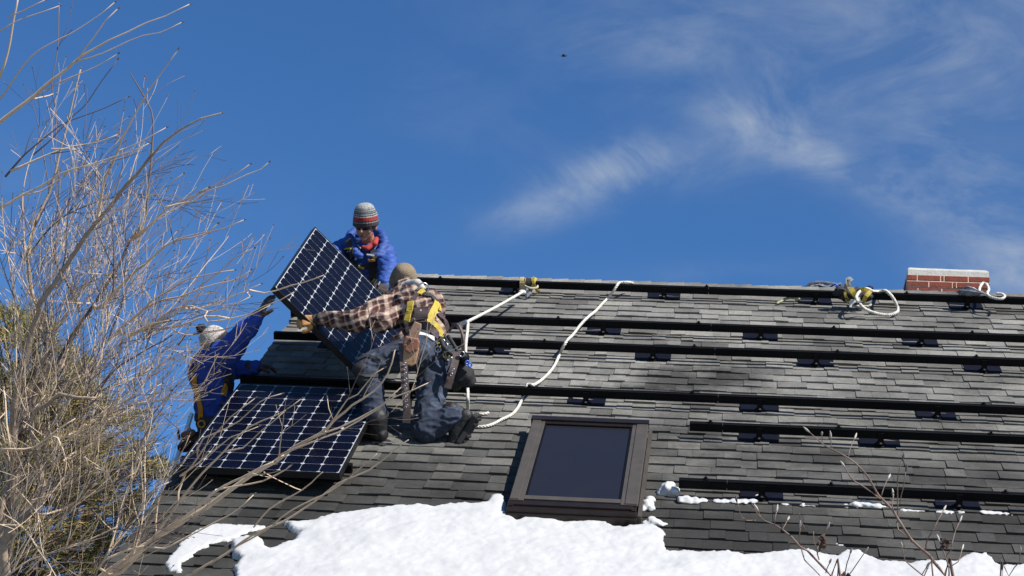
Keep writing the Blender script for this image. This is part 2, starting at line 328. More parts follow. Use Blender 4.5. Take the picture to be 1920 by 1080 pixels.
# ---------------------------------------------------------------- the house
X0, X1, YE, YR = -.10, 9.0, -3.1, 4.80
house = thing('house', (4.4, 2, 0), 'house with a steep grey shingled roof, white crowned brick chimney and a skylight', 'house')
def build_house():
    # deck: two slopes meeting in the ridge, 3 cm thick
    th = .04
    def slab(y0, y1, x0, x1, z0, z1, mirror=False):
        mb_ = []
        for z in (z0, z1):
            for x, y in ((x0, y0), (x1, y0), (x1, y1), (x0, y1)): mb_.append(Q(x, y, z))
        return mb_
    mb = MB(); z1 = ZR - .012
    v = slab(YE, YR, X0 + .01, X1, z1 - .05, z1)
    mb.add(v, [(3, 2, 1, 0), (4, 5, 6, 7), (0, 1, 5, 4), (1, 2, 6, 5), (2, 3, 7, 6), (3, 0, 4, 7)])
    ridge = Q(0, YR, z1)
    def mir(p): return Vector((p.x, 2 * ridge.y - p.y, p.z))
    v2 = [mir(p) for p in v]
    mb.add(v2, [(0, 1, 2, 3), (7, 6, 5, 4), (4, 5, 1, 0), (5, 6, 2, 1), (6, 7, 3, 2), (7, 4, 0, 3)])
    roof = part('roof', mb, M_DECK, house)
    # far slope in shingle material
    mb = MB(); k = .012
    nb = 54
    for c in range(nb):
        y = YE + c * (YR - YE) / nb; y2 = YE + (c + 1) * (YR - YE) / nb + .02
        a = [mir(Q(X0, y, ZR - .004 + .012)), mir(Q(X1, y, ZR + .008)), mir(Q(X1, y2, ZR - .004)), mir(Q(X0, y2, ZR - .004)), mir(Q(X0, y, ZR - .008)), mir(Q(X1, y, ZR - .008))]
        mb.add(a, [(3, 2, 1, 0), (0, 1, 5, 4)], random.random())
    part('far_slope', mb, M_SH, house, tint=True)
    # walls, gable, rake and fascia boards
    e = Q(0, YE + .35, ZR - .1); top = Q(0, YR, ZR - .1); ey = e.y; ez = e.z; by = 2 * ridge.y - ey
    xw = X0 + .14
    mb = MB(); pr = [(ey, 0), (by, 0), (by, ez), (ridge.y, top.z - .02), (ey, ez)]
    vs = [(xw, y, z) for y, z in pr] + [(X1 - .2, y, z) for y, z in pr]
    mb.add(vs, [(0, 4, 3, 2, 1), (5, 6, 7, 8, 9), (0, 1, 6, 5), (1, 2, 7, 6), (2, 3, 8, 7), (3, 4, 9, 8), (4, 0, 5, 9)])
    wall = part('wall', mb, M_SIDING, house)
    mb = MB(); z = .15
    while z < top.z - .2:                       # clapboards on the gable
        if z < ez: ya, yb = ey, by
        else:
            f = (z - ez) / (top.z - ez); ya = ey + (ridge.y - ey) * f + .1; yb = 2 * ridge.y - ya
        mb.add([(xw - .018, ya, z), (xw - .018, yb, z), (xw - .004, yb, z + .12), (xw - .004, ya, z + .12), (xw, ya, z), (xw, yb, z)], [(3, 2, 1, 0), (0, 1, 5, 4)])
        z += .12
    part('siding', mb, M_SIDING, wall, kind='stuff')
    mb = MB()
    for zz, dx in ((ZR - .13, 0),):
        vs = [Q(x, y, z) for z in (ZR - .2, ZR - .063) for x, y in ((X0 + .012, YE), (X0 + .035, YE), (X0 + .035, YR), (X0 + .012, YR))]
        mb.add(vs, [(3, 2, 1, 0), (4, 5, 6, 7), (0, 1, 5, 4), (1, 2, 6, 5), (2, 3, 7, 6), (3, 0, 4, 7)])
        mb.add([mir(p) for p in vs], [(0, 1, 2, 3), (7, 6, 5, 4), (4, 5, 1, 0), (5, 6, 2, 1), (6, 7, 3, 2), (7, 4, 0, 3)])
    part('rake_board', mb, M_TRIM, house)
    # shingles: laminated tabs of uneven width and thickness, each a wedge lying on the course below
    EXP = .1435; tabs = []
    ncr = int((YR - YE) / EXP) + 1
    pr_ = random.Random(3)
    SKY = (2.12, 2.92, -.24, 1.34)
    for c in range(ncr):
        y = YR - .03 - (c + 1) * EXP
        if y < YE - .05: break
        x = X0 - .012 - pr_.random() * .25
        thick = pr_.random() < .5
        while x < X1:
            w = pr_.uniform(.09, .24) if thick else pr_.uniform(.10, .26)
            xa, xb = max(x, X0 - .012), min(x + w, X1)
            if xb - xa > .03:
                h = (.0195 if thick else .0125) + pr_.uniform(-.0015, .002)
                t = min(1, max(0, pr_.gauss(.58 if thick else .42, .22)))
                tabs.append((xa, xb - pr_.uniform(.0004, .0022), y + pr_.uniform(-.004, .004), h, t, pr_.random()))
            x += w; thick = not thick if pr_.random() < .8 else thick
    def tab(mb, T):
        xa, xb, y, h, t, s = T; n = max(1, int((xb - xa) / .11)); L = EXP + .03
        vs = []
        for i in range(n + 1):
            x = xa + (xb - xa) * i / n
            w1 = noise.noise(Vector((x * 4.1, y * 9, s * 0))) * .009 + noise.noise(Vector((x * 17, y * 9, 5))) * .004
            dy = noise.noise(Vector((x * 11, y * 7, 9))) * .0035
            hh = max(.006, h + w1 * .8 + .002)
            vs += [Q(x, y + dy, ZR - .012), Q(x, y + dy, ZR - .008 + hh), Q(x, y + L, ZR - .012 + h * .5 + .001)]
        fs = []
        for i in range(n):
            a = i * 3; fs += [(a, a + 3, a + 4, a + 1), (a + 1, a + 4, a + 5, a + 2)]
        fs += [(0, 1, 2), (n * 3 + 2, n * 3 + 1, n * 3)]
        mb.add(vs, fs, t)
    def covered(x, y):
        if SKY[0] - .02 < x < SKY[1] + .02 and SKY[2] < y < SKY[3]: return True
        if -.05 < x < 1.03 and -.25 < y < 1.5: return True
        return in_snow(x, y)
    seen = []; rest = []
    for T in tabs:
        c = Q((T[0] + T[1]) / 2, T[2] + .07, ZR); p = proj(c)
        if 0 < p[0] < 1920 and 300 < p[1] < 1075 and not covered((T[0] + T[1]) / 2, T[2] + .07): seen.append(((T[1] - T[0]) / p[2] ** 3, T))
        else: rest.append(T)
    seen.sort(key=lambda a: -a[0]); solo_t = [T for _, T in seen[:298]]; rest += [T for _, T in seen[298:]]
    mb = MB()
    for T in rest: tab(mb, T)
    part('shingles', mb, M_SH, roof, tint=True, kind='stuff')
    for T in solo_t:
        mb = MB(); tab(mb, T); part('shingle', mb, M_SH, roof, tint=True)
    # ridge cap shingles, folded over the ridge
    x = X0 - .01; i = 0
    while x < X1:
        w = .155; a = Q(x, YR - .10, ZR + .012); b = Q(x, YR + .006, ZR + .016); cc = mir(a)
        up = Vector((0, 0, .010)); dz = Vector((0, 0, -.006)); ex = Vector((w, 0, 0)); wob = Vector((0, 0, random.uniform(-.002, .004)))
        b = Vector((b.x, ridge.y, b.z + .026)) + wob
        vs = [a, b, cc, a + ex + up, b + ex + up, cc + ex + up, a + ex + dz, b + ex + dz, cc + ex + dz]
        mb = MB(); mb.add(vs, [(0, 3, 4, 1), (1, 4, 5, 2), (3, 6, 7, 4), (4, 7, 8, 5), (0, 6, 3)], random.uniform(.5, 1)); part('ridge_cap', mb, M_SH, roof, tint=True)
        x += w - .012; i += 1
    return mir, ridge
# snow outline, traced in the roof's plane
SNOW_PX = [(1990, 1055), (1913, 1060), (1878, 1063), (1863, 1053), (1849, 1042), (1821, 1040), (1793, 1054), (1761, 1053), (1736, 1056), (1704, 1060), (1683, 1054), (1651, 1053), (1630, 1042), (1612, 1034), (1589, 1033), (1569, 1044), (1541, 1040), (1516, 1032), (1488, 1033), (1467, 1035), (1431, 1040), (1396, 1044), (1382, 1040), (1321, 1037), (1282, 1035), (1254, 1040),
    (1249, 1029), (1243, 1012), (1246, 998), (1230, 988), (1214, 984), (1196, 985), (1174, 990), (1152, 990), (1139, 979), (1095, 976), (1064, 982), (1042, 975), (1010, 968), (991, 970), (969, 979), (951, 962), (948, 942), (940, 926), (925, 928), (913, 945), (898, 947), (874, 948), (842, 947), (812, 953), (790, 950), (783, 949), (732, 952), (692, 957), (656, 961), (619, 964), (586, 975), (557, 977), (534, 979), (546, 993), (565, 997), (550, 1012), (510, 1030), (492, 1026), (490, 1011), (466, 1008), (433, 1015), (437, 1041), (455, 1048), (441, 1063), (439, 1085), (430, 1140), (420, 1250), (2050, 1300)]
PATCH_PX = [(419, 979), (455, 982), (500, 984), (433, 1008), (390, 1019), (360, 1037), (339, 1052), (342, 1070), (313, 1068), (309, 1052), (328, 1033), (342, 1012), (364, 993), (393, 982)]
def px2roof(P): return [tuple(toq(on_roof(x, y, .02)))[:2] for x, y in P]
SNOW_Q = px2roof(SNOW_PX); PATCH_Q = px2roof(PATCH_PX)
def pip_dist(x, y, poly):
    """vectorised: signed distance (positive inside)"""
    x = np.asarray(x, float); y = np.asarray(y, float); ins = np.zeros(x.shape, bool); d2 = np.full(x.shape, 1e9)
    n = len(poly)
    for i in range(n):
        x1, y1 = poly[i]; x2, y2 = poly[(i + 1) % n]
        cond = ((y1 > y) != (y2 > y)); xi = (x2 - x1) * (y - y1) / (y2 - y1 + 1e-12) + x1; ins ^= cond & (x < xi)
        dx, dy = x2 - x1, y2 - y1; t = np.clip(((x - x1) * dx + (y - y1) * dy) / (dx * dx + dy * dy + 1e-12), 0, 1)
        d2 = np.minimum(d2, (x - x1 - t * dx) ** 2 + (y - y1 - t * dy) ** 2)
    return np.where(ins, 1, -1) * np.sqrt(d2)
def in_snow(x, y): return bool(pip_dist([x], [y], SNOW_Q)[0] > .02)
mir, ridge = build_house()

def snow_sheet(poly, step, thick, rim, bounds=None, seed=0):
    P = np.array(poly); x0, y0 = P.min(0) - .03; x1, y1 = P.max(0) + .03
    if bounds: x0, y0, x1, y1 = bounds
    xs = np.arange(x0, x1, step); ys = np.arange(y0, y1, step); GX, GY = np.meshgrid(xs, ys)
    D = pip_dist(GX.ravel(), GY.ravel(), poly).reshape(GX.shape)
    mb = MB(); idx = -np.ones(GX.shape, int)
    H = np.zeros(GX.shape)
    for j in range(GX.shape[0]):
        for i in range(GX.shape[1]):
            if D[j, i] < -.06: continue
            v = Vector((GX[j, i] * 5 + seed, GY[j, i] * 5, .3)); jag = noise.noise(v * 2.6) * .016 + noise.noise(v * 7) * .012 + noise.noise(v * 15) * .008
            d = D[j, i] + jag
            k = max(0, min(1, d / rim)); k = (1 - (1 - k) ** 2) ** .5
            big = noise.noise(v * .35) * .5 + noise.noise(v * 1.1) * .25 + noise.noise(v * 3.3) * .15 + noise.noise(v * 8.5) * .10 + noise.noise(v * 19) * .05
            h = k * thick * (.62 + .38 * min(1, max(0, d) / .5) + .42 * big)
            H[j, i] = h if d > 0 else -.02
            idx[j, i] = len(mb.v); mb.v.append(tuple(Q(GX[j, i], GY[j, i], ZR - .004 + H[j, i] + .008))); mb.t.append(0)
    for j in range(GX.shape[0] - 1):
        for i in range(GX.shape[1] - 1):
            q = (idx[j, i], idx[j, i + 1], idx[j + 1, i + 1], idx[j + 1, i])
            if min(q) >= 0 and max(H[j, i], H[j, i + 1], H[j + 1, i + 1], H[j + 1, i]) > 0: mb.f.append(q)
    return mb
mb = snow_sheet(SNOW_Q, .0125, .062, .028, bounds=(.3, -2.2, 6.6, .05))
o = solo('roof_snow', mb, M_SNOW, Q(3, -1, ZR), 'thick bright snow sheet covering the lower roof below the skylight', 'snow', smooth=True, kind='stuff')
mb = snow_sheet(PATCH_Q, .008, .026, .018, seed=9)
solo('snow_patch', mb, M_SNOW, Q(.5, -.9, ZR), 'small thin melting snow patch alone on the shingles at lower left of the roof', 'snow', smooth=True)
def clump(pxs, label, grp=None, base_h=0.):
    """a lump of snow made of a few welded uneven balls, resting on the shingles"""
    mb = MB()
    for x, y, rpx, hh in pxs:
        if hh < .55 and y > 925: y += 5; rpx *= 1.12; hh *= .95
        c = toq(on_roof(x, y, 0)); d = proj(ROOF @ c)[2]; r = rpx / FPX * d
        mb.ell(ROOF @ Vector((c.x, c.y, ZR + r * hh * .55)), (r, r * .9, r * hh), R3, 14, 10, wob=.5)
    me = mb.mesh('snow_clump'); o = bpy.data.objects.new('snow_clump', me); C.objects.link(o)
    rm = o.modifiers.new('r', 'REMESH'); rm.mode = 'VOXEL'; rm.voxel_size = .008
    dg = bpy.context.evaluated_depsgraph_get(); me2 = bpy.data.meshes.new_from_object(o.evaluated_get(dg)); o.modifiers.clear()
    b = on_roof(pxs[0][0], pxs[0][1], 0)
    v = np.empty(len(me2.vertices) * 3); me2.vertices.foreach_get('co', v); v = v.reshape(-1, 3)
    for i in range(len(v)):
        p = Vector(v[i]); k = noise.noise(p * 14) * .010 + noise.noise(p * 40) * .004; dirn = (p - b); v[i] += np.array(dirn.normalized() * k)
    v -= np.array(b); me2.vertices.foreach_set('co', v.ravel()); me2.polygons.foreach_set('use_smooth', [True] * len(me2.polygons)); me2.update()
    o.data = me2; me2.materials.clear(); me2.materials.append(M_SNOW); o.location = b; o['label'] = label; o['category'] = 'snow'
    if grp: o['group'] = grp
    ORG[o.name] = tuple(b); return o
G_ = 'snow clumps lying on the shingles'
clump([(1250, 925, 17, .85), (1262, 928, 14, .8), (1240, 927, 9, .7), (1254, 918, 12, .9)], 'big round snow lump at the left end of the lowest rail', G_)
clump([(1213, 952, 13, .8), (1218, 945, 11, .9), (1205, 957, 9, .6), (1222, 957, 9, .7)], 'snow lump tight against the right side of the skylight', G_)
clump([(1225, 977, 14, .5), (1241, 980, 9, .4), (1213, 978, 9, .4)], 'flat wet snow crumb below the right corner of the skylight', G_)
clump([(1283, 936, 13, .5), (1302, 937, 12, .45), (1319, 935, 9, .35), (1292, 938, 11, .4)], 'ragged snow strip just right of the big round lump', G_)
clump([(1345, 936, 9, .3), (1360, 937, 10, .3), (1378, 937, 10, .35), (1395, 937, 10, .35), (1412, 937, 9, .45), (1420, 933, 6, .6)], 'long thin snow strip under the lowest rail, left of the first bracket', G_)
clump([(1470, 941, 7, .3), (1482, 941, 6, .25)], 'small snow crumb under the lowest rail, right of its first bracket', G_)
clump([(1505, 943, 8, .25), (1515, 943, 8, .2), (1525, 943, 8, .2), (1533, 943, 6, .2)], 'thin faint snow smear in the middle of the lowest rail', G_)
clump([(1586, 945, 8, .35), (1605, 944, 12, .45), (1622, 943, 12, .5), (1640, 945, 11, .4), (1655, 946, 7, .3)], 'wide snow heap under the lowest rail, midway between its two brackets', G_)
clump([(1694, 951, 9, .25), (1707, 952, 9, .25), (1720, 953, 8, .2), (1731, 953, 7, .2)], 'flat snow streak just right of the wide snow heap', G_)
clump([(1760, 956, 6, .3), (1771, 956, 8, .3), (1792, 954, 8, .6), (1802, 957, 7, .35), (1782, 957, 7, .3)], 'small peaked snow lump at the right bracket of the lowest rail', G_)
clump([(1845, 957, 9, .25), (1858, 958, 9, .25), (1871, 958, 8, .22), (1884, 959, 7, .2), (1896, 960, 6, .2)], 'snow streak at the far right under the lowest rail', G_)
clump([(1574, 1017, 7, .35), (1584, 1015, 6, .4)], 'lone little snow crumb on bare shingles below the lowest rail', G_)
clump([(1470, 819, 5, .2)], 'tiny snow fleck beside a bracket of the second lowest rail', G_)

# ---------------------------------------------------------------- chimney (part of the house)
def build_chimney():
    bl = at(1700.5, 537, 18.35); RX = Vector((1, 0, 0)); RY = Vector((0, 1, 0)); RZ = Vector((0, 0, 1))
    w, dp = .795, .42; ch = .0652
    x0, y0 = bl.x, bl.y; ztop = bl.z + 2 * ch; mort = .0135
    core = MB(); nrow = 12
    core.box((x0 + w / 2, y0 + dp / 2, ztop - nrow * ch / 2 - .3), (w - .03, dp - .03, nrow * ch + .6))
    core.box((x0 + w / 2, y0 + dp / 2, ztop - ch), (w - .010, dp - .010, 2 * ch - .004))
    core.box((x0 + w / 2, y0 + dp / 2, ztop - 2 * ch - .16), (w - .024, dp - .024, .315))
    ch_o = part('chimney', core, M_MORTAR, house)
    joints = [[.105, .33, .365, .598], [.215, .445, .485, .71], [.11, .34, .60], [.22, .45, .69], [.11, .34, .57]]
    for r in range(7):
        off = 0. if r < 2 else .009
        z = ztop - (r + .5) * ch
        js = [j * w / .81 for j in joints[r if r < 5 else 3 + (r % 2)]]
        edges = [off] + js + [w - off]
        for a, b in zip(edges[:-1], edges[1:]):
            m2 = MB(); bw = b - a - mort; jit = random.uniform(-.0015, .0015)
            if bw < .012: bw = b - a - .008
            m2.box((x0 + (a + b) / 2, y0 + off + .045 + jit, z), (bw, .09, ch - mort)); bevel(part('brick', m2, M_BRICK, ch_o), .002, 1)
        # side returns
        yy = .1
        for q in range(2):
            m2 = MB(); m2.box((x0 + off + .045, y0 + .1 + q * .16 + .08, z), (.09, .15, ch - mort)); part('brick', m2, M_BRICK, ch_o)
            m2 = MB(); m2.box((x0 + w - off - .045, y0 + .1 + q * .16 + .08, z), (.09, .15, ch - mort)); part('brick', m2, M_BRICK, ch_o)
    # crown: a slab with a vertical face and a rounded, sloping wash
    m2 = MB(); n = 14; ins = .012
    prof = [(0, .000), (-.001, .055), (.008, .075), (.03, .088), (.12, .098)]
    rings = []
    for dx, z in prof:
        ring = []
        for i in range(n): ring.append(0)
        xa, xb, ya, yb = x0 + ins + dx, x0 + w - ins - dx, y0 + ins + dx, y0 + dp - ins - dx
        pts = []
        for s in range(4):
            for k in range(6):
                t = k / 6
                p = [(xa + (xb - xa) * t, ya), (xb, ya + (yb - ya) * t), (xb - (xb - xa) * t, yb), (xa, yb - (yb - ya) * t)][s]
                zz = ztop + z * (1 + (.10 * noise.noise(Vector((p[0] * 6, p[1] * 6, z * 9)))) * (z > 0)); sag = -.02 * max(0, (p[0] - x0 - w * .55) / w) * (z > .05)
                pts.append((p[0], p[1], zz + sag))
        rings.append(pts)
    vs = [p for r in rings for p in r]; m_ = len(rings[0]); fs = []
    for j in range(len(rings) - 1):
        for i in range(m_): fs.append((j * m_ + i, j * m_ + (i + 1) % m_, (j + 1) * m_ + (i + 1) % m_, (j + 1) * m_ + i))
    fs.append(tuple((len(rings) - 1) * m_ + i for i in range(m_))); m2.add(vs, fs)
    part('crown', m2, M_CROWN, ch_o)
    m2 = MB(); m2.box((x0 + w / 2, y0 + dp / 2, ztop - .62), (w + .02, dp + .02, .5)); part('flashing', m2, M_BLACK, ch_o)
build_chimney()

# ---------------------------------------------------------------- skylight (part of the house)
def rbox(mb, x0, x1, y0, y1, z0, z1): mb.box(((x0 + x1) / 2, (y0 + y1) / 2, (z0 + z1) / 2), (x1 - x0, y1 - y0, z1 - z0), ROOF)
def build_skylight():
    x0, x1, y0, y1 = 2.125, 2.905, -.235, 1.19; zt = -.05
    mb = MB(); z0 = ZR - .004
    t = .03
    rbox(mb, x0, x0 + t, y0, y1, z0, zt - .012); rbox(mb, x1 - t, x1, y0, y1, z0, zt - .012)
    rbox(mb, x0 + t, x1 - t, y1 - t, y1, z0, zt - .012); rbox(mb, x0 + t, x1 - t, y0 + .001, y0 + t, z0, zt - .03)
    fr = part('skylight', mb, M_BRONZED, house, label='skylight with bronze cladding and dark glass')
    bevel(fr, .002, 1)
    # side claddings: broad flat profiles with a groove line
    for a, b in ((x0 - .003, x0 + .088), (x1 - .098, x1 + .010)):
        mb = MB(); rbox(mb, a, b, y0 + .055, y1 + .004, zt - .011, zt); rbox(mb, a + .004, b - .03 if a < 2.5 else b - .004, y0 + .06, y1 + .0, zt - .001, zt + .007) if a < 2.5 else rbox(mb, a + .028, b - .004, y0 + .06, y1, zt - .001, zt + .007)
        bevel(part('side_cladding', mb, M_BRONZE, fr), .002, 1)
    mb = MB(); rbox(mb, x0 - .012, x1 + .012, y1 - .012, y1 + .055, zt - .03, zt + .016); rbox(mb, x0 + .089, x1 - .099, y1 - .05, y1 - .013, zt - .011, zt + .002)
    bevel(part('head_cladding', mb, M_BRONZED, fr), .003, 2)
    mb = MB(); rbox(mb, x0 + .089, x1 - .099, y0 + .075, y0 + .13, zt - .011, zt + .001); part('sash_rail', mb, M_BRONZE, fr)
    mb = MB(); rbox(mb, x0 - .006, x1 - .02, y0 + .01, y0 + .072, zt - .03, zt - .006); rbox(mb, x0 - .008, x1 + .006, y0 - .03, y0 + .012, zt - .06, zt - .022); rbox(mb, x0 - .010, x1 + .008, y0 - .05, y0 - .005, z0, zt - .05)
    bevel(part('sill_cladding', mb, M_BRONZED, fr), .004, 2)
    g = bpy.data.materials.new('skylight_glass'); g.use_nodes = True; b = g.node_tree.nodes['Principled BSDF']
    b.inputs['Base Color'].default_value = (.013, .0135, .018, 1); b.inputs['Roughness'].default_value = .06; b.inputs['Specular IOR Level'].default_value = .16; nz = N('ShaderNodeTexNoise', g.node_tree); nz.inputs['Scale'].default_value = 3; nz.inputs['Detail'].default_value = 8; rr_ = ramp(g.node_tree, [(.35, (.05, .05, .05)), (.7, (.4, .4, .4))]); g.node_tree.links.new(nz.outputs['Fac'], rr_.inputs[0]); g.node_tree.links.new(rr_.outputs[0], b.inputs['Roughness'])
    mb = MB(); rbox(mb, x0 + .087, x1 - .097, y0 + .12, y1 - .045, zt - .03, zt - .014); part('glass_pane', mb, g, fr)
    mb = MB()                                     # gasket and screen-line inside edge
    rbox(mb, x0 + .088, x0 + .1, y0 + .13, y1 - .05, zt - .013, zt - .006); part('gasket', mb, M_BLACK, fr)
    mb = MB(); rbox(mb, x1 - .11, x1 - .099, y0 + .13, y1 - .05, zt - .013, zt - .006); part('gasket', mb, M_BLACK, fr)
    mb = MB()                                     # step flashing on the right and left
    rbox(mb, x1 + .0105, x1 + .034, y0 - .01, y1 + .03, z0, zt - .045); part('step_flashing', mb, M_BRONZE, fr); mb = MB(); rbox(mb, x0 - .03, x0 - .006, y0 - .01, y1 + .03, z0, z0 + .018)
    part('step_flashing', mb, M_BRONZED, fr)
build_skylight()

# ---------------------------------------------------------------- mounting rails
RAILS = [4.435, 3.433, 2.851, 1.817, 1.250, .246]
FEET = [[.35, 1.63, 2.89, 4.15, 5.39], [1.21, 2.45, 3.69, 4.93, 6.15], [.4, 1.63, 2.87, 4.10, 5.34], [.1, 1.2, 2.44, 3.67, 4.90, 6.12], [3.66, 4.47, 5.7], [3.67, 4.88, 6.1]]
START = [-.08, -.08, -.08, -.08, 3.19, 3.15]
LAB = ['black mounting rail running along just under the ridge', 'black mounting rail, second down from the ridge', 'black mounting rail, third down from the ridge', 'long black mounting rail, fourth down, with a white rope over it', 'short black mounting rail starting right of the skylight, second from the bottom', 'lowest black mounting rail, short, with snow lying along it']
BOLTS = [[(828, 517), (1325, 537), (1700, 551)], [(1047, 596), (1310, 605), (1563, 613), (1822, 622)], [(1022, 637), (1302, 649), (1570, 659), (1830, 668)], [(992, 722), (1298, 736), (1843, 755)], [(1332, 794), (1572, 799), (1857, 812)], [(1323, 901), (1558, 907), (1885, 924)]]
gr = 'mounting rails for solar panels'
foot_mesh = flash_mesh = bolt_mesh = None
def build_rail(k, ry, feet, x0, x1, label, group, bolts):
    base = Q(x0, ry, ZR); th = thing('mounting_rail', base, label, 'rail', group)
    zt = -.04; zb = -.097
    mb = MB(); rbox(mb, x0, x1, ry - .019, ry + .019, zb, zt - .003); rbox(mb, x0, x1, ry - .021, ry - .007, zt - .004, zt); rbox(mb, x0, x1, ry + .007, ry + .021, zt - .004, zt); rbox(mb, x0, x1, ry - .022, ry - .0185, zb - .001, zb + .012)
    bevel(part('rail_beam', mb, M_BLACK, th), .0012, 1)
    for fx in feet:
        if not x0 < fx < x1: continue
        mb = MB(); rbox(mb, fx - .135, fx + .135, ry - .03, ry + .26, ZR + .010, ZR + .0135); f = part('flashing_plate', mb, M_FLASH, th)
        # stand-off: a cone base, a post, an L-foot clamped to the rail, a shiny washer
        mb = MB(); c = Q(fx, ry + .002, ZR + .013); nrm = R3 @ Vector((0, 0, 1))
        mb.tube([c, c + nrm * .01, c + nrm * .018], [.045, .03, .02], 10); mb.tube([c + nrm * .012, c + nrm * .06], .014, 8)
        rbox(mb, fx - .02, fx + .02, ry - .045, ry + .02, ZR + .028, ZR + .034); rbox(mb, fx - .02, fx + .02, ry - .0305, ry - .0235, ZR + .03, ZR + .105)
        part('bracket_foot', mb, M_BLACK, th)
        mb = MB(); cc = Q(fx, ry - .038, ZR + .034); mb.tube([cc, cc + nrm * .007], .009, 8); part('washer', mb, M_STEEL, f)
    if x1 > 3:
        sx = toq(on_roof(1325 + k * 9, 600, .1)).x; mb = MB(); rbox(mb, sx - .0015, sx + .0015, ry - .0225, ry + .0225, zb - .0005, zt + .001); part('splice_joint', mb, M_STEEL, th)
        mb = MB(); rbox(mb, sx - .10, sx + .10, ry - .0245, ry - .0226, zb + .016, zt - .012); part('splice_plate', mb, M_BLACK, th)
    for bx, by in bolts:
        c = toq(on_roof(bx, by, .12)); mb = MB(); p = Q(c.x, ry, zt - .002)
        rbox(mb, c.x - .017, c.x + .017, ry - .014, ry + .014, zt, zt + .006); mb.tube([p, p + R3 @ Vector((0, 0, .022))], .009, 6); part('clamp', mb, M_BLACK, th)
    return th
for k in range(6): build_rail(k, RAILS[k], FEET[k], START[k], 6.7, LAB[k], gr, BOLTS[k])
for k, (ry, lb) in enumerate(((1.25, 'upper rail hidden under the installed panel at the left edge of the roof'), (.246, 'lower rail under the installed panel at the left edge of the roof'))):
    build_rail(0, ry, [.2, .85], -.07, 1.06, lb, gr, [])

# ---------------------------------------------------------------- solar panels
def glass_mat():
    g = bpy.data.materials.new('panel_glass'); g.use_nodes = True; t = g.node_tree; t.nodes.clear(); L = t.links.new
    tr = N('ShaderNodeBsdfTransparent', t); gl = N('ShaderNodeBsdfGlossy', t); gl.inputs['Roughness'].default_value = .12; fr = N('ShaderNodeFresnel', t); fr.inputs['IOR'].default_value = 1.13
    ge = N('ShaderNodeNewGeometry', t); fm = N('ShaderNodeMath', t, operation='SUBTRACT', use_clamp=True); L(fr.outputs[0], fm.inputs[0]); L(ge.outputs['Backfacing'], fm.inputs[1]); mx = N('ShaderNodeMixShader', t); L(fm.outputs[0], mx.inputs[0]); L(tr.outputs[0], mx.inputs[1]); L(gl.outputs[0], mx.inputs[2]); o = N('ShaderNodeOutputMaterial', t); L(mx.outputs[0], o.inputs[0]); return g
M_GLASS = glass_mat()
M_CELL = mat('solar_cell', (.0014, .0018, .0075), .5, 0, .05, var=.35, vscale=2.5)
M_BACK = mat('backsheet', (.40, .41, .42), .6)
M_FRAME = mat('panel_frame', (.014, .014, .016), .38, .5)
def quad_plate(pts, z0, z1):
    mb = MB(); n = len(pts); vs = [(x, y, z0) for x, y in pts] + [(x, y, z1) for x, y in pts]
    mb.add(vs, [tuple(range(n - 1, -1, -1)), tuple(range(n, 2 * n))] + [(i, (i + 1) % n, n + (i + 1) % n, n + i) for i in range(n)]); return mb
cs, cf = .0622, .0145
cell_me = quad_plate([(-cs + cf, -cs), (cs - cf, -cs), (cs, -cs + cf), (cs, cs - cf), (cs - cf, cs), (-cs + cf, cs), (-cs, cs - cf), (-cs, -cs + cf)], 0, .0006).mesh('solar_cell'); cell_me.materials.append(M_CELL)
def solar_panel(mtx, label, group):
    """local frame: x across 8 cells, y along 12 cells, z out of the glass; origin at a corner of the cell field"""
    e = bpy.data.objects.new('solar_panel', None); C.objects.link(e); e.matrix_world = mtx; e['label'] = label; e['category'] = 'solar panel'; e['group'] = group
    P = .1275; w, h = 8 * P, 12 * P; mx_, my = .0145, .0155; lip = .0075
    def lk(n, mb, m): me = mb.mesh(n); o = link(n, me, m, e); return o
    fw = .0; x0, x1, y0, y1 = -mx_, w + mx_, -my, h + my
    mb = MB()
    for a in (((x0, x0 + lip), (y0, y1)), ((x1 - lip, x1), (y0, y1)), ((x0 + lip, x1 - lip), (y0, y0 + lip)), ((x0 + lip, x1 - lip), (y1 - lip, y1))):
        (ax, bx), (ay, by) = a; mb.box(((ax + bx) / 2, (ay + by) / 2, -.0195), (bx - ax, by - ay, .046))
    for a in (((x0 + .01, x0 + .03), (y0 + .01, y1 - .01)), ((x1 - .03, x1 - .01), (y0 + .01, y1 - .01))):
        (ax, bx), (ay, by) = a; mb.box(((ax + bx) / 2, (ay + by) / 2, -.041), (bx - ax, by - ay, .002))
    fr = lk('frame', mb, M_FRAME); bevel(fr, .001, 1)
    mb = MB(); mb.box((w / 2, h / 2, -.003), (w + .006, h + .008, .005)); lk('backsheet', mb, M_BACK)
    mb = MB(); mb.box((w / 2, h / 2, .0022), (w + .0055, h + .0075, .0016)); lk('glass_pane', mb, M_GLASS)
    mb = MB(); mb.box((w / 2, h - .12, -.016), (.14, .09, .02)); mb.tube([(w / 2 - .05, h - .16, -.018), (w / 2 - .2, h - .3, -.012), (w / 2 - .1, h - .6, -.012)], .004, 5); lk('junction_box', mb, M_FRAME)
    for j in range(12):
        for i in range(8):
            o = bpy.data.objects.new('solar_cell', cell_me); C.objects.link(o); o.parent = e; o.location = ((i + .5) * P, (j + .5) * P, -.0004)
    return e
solar_panel(ROOF.copy(), 'solar panel already fastened flat on the roof at its left edge', 'black framed solar panels')
A = Vector((.24, 3.02, .75)); B = Vector((.29, 1.50, .74)); Cc = Vector((.95, 3.05, .01))
ix = (Cc - A).normalized(); iy = (A - B); iy = (iy - ix * iy.dot(ix)).normalized(); iz = ix.cross(iy)
hp = Matrix((ix, iy, iz)).transposed().to_4x4(); hp.translation = B
HELD = ROOF @ hp
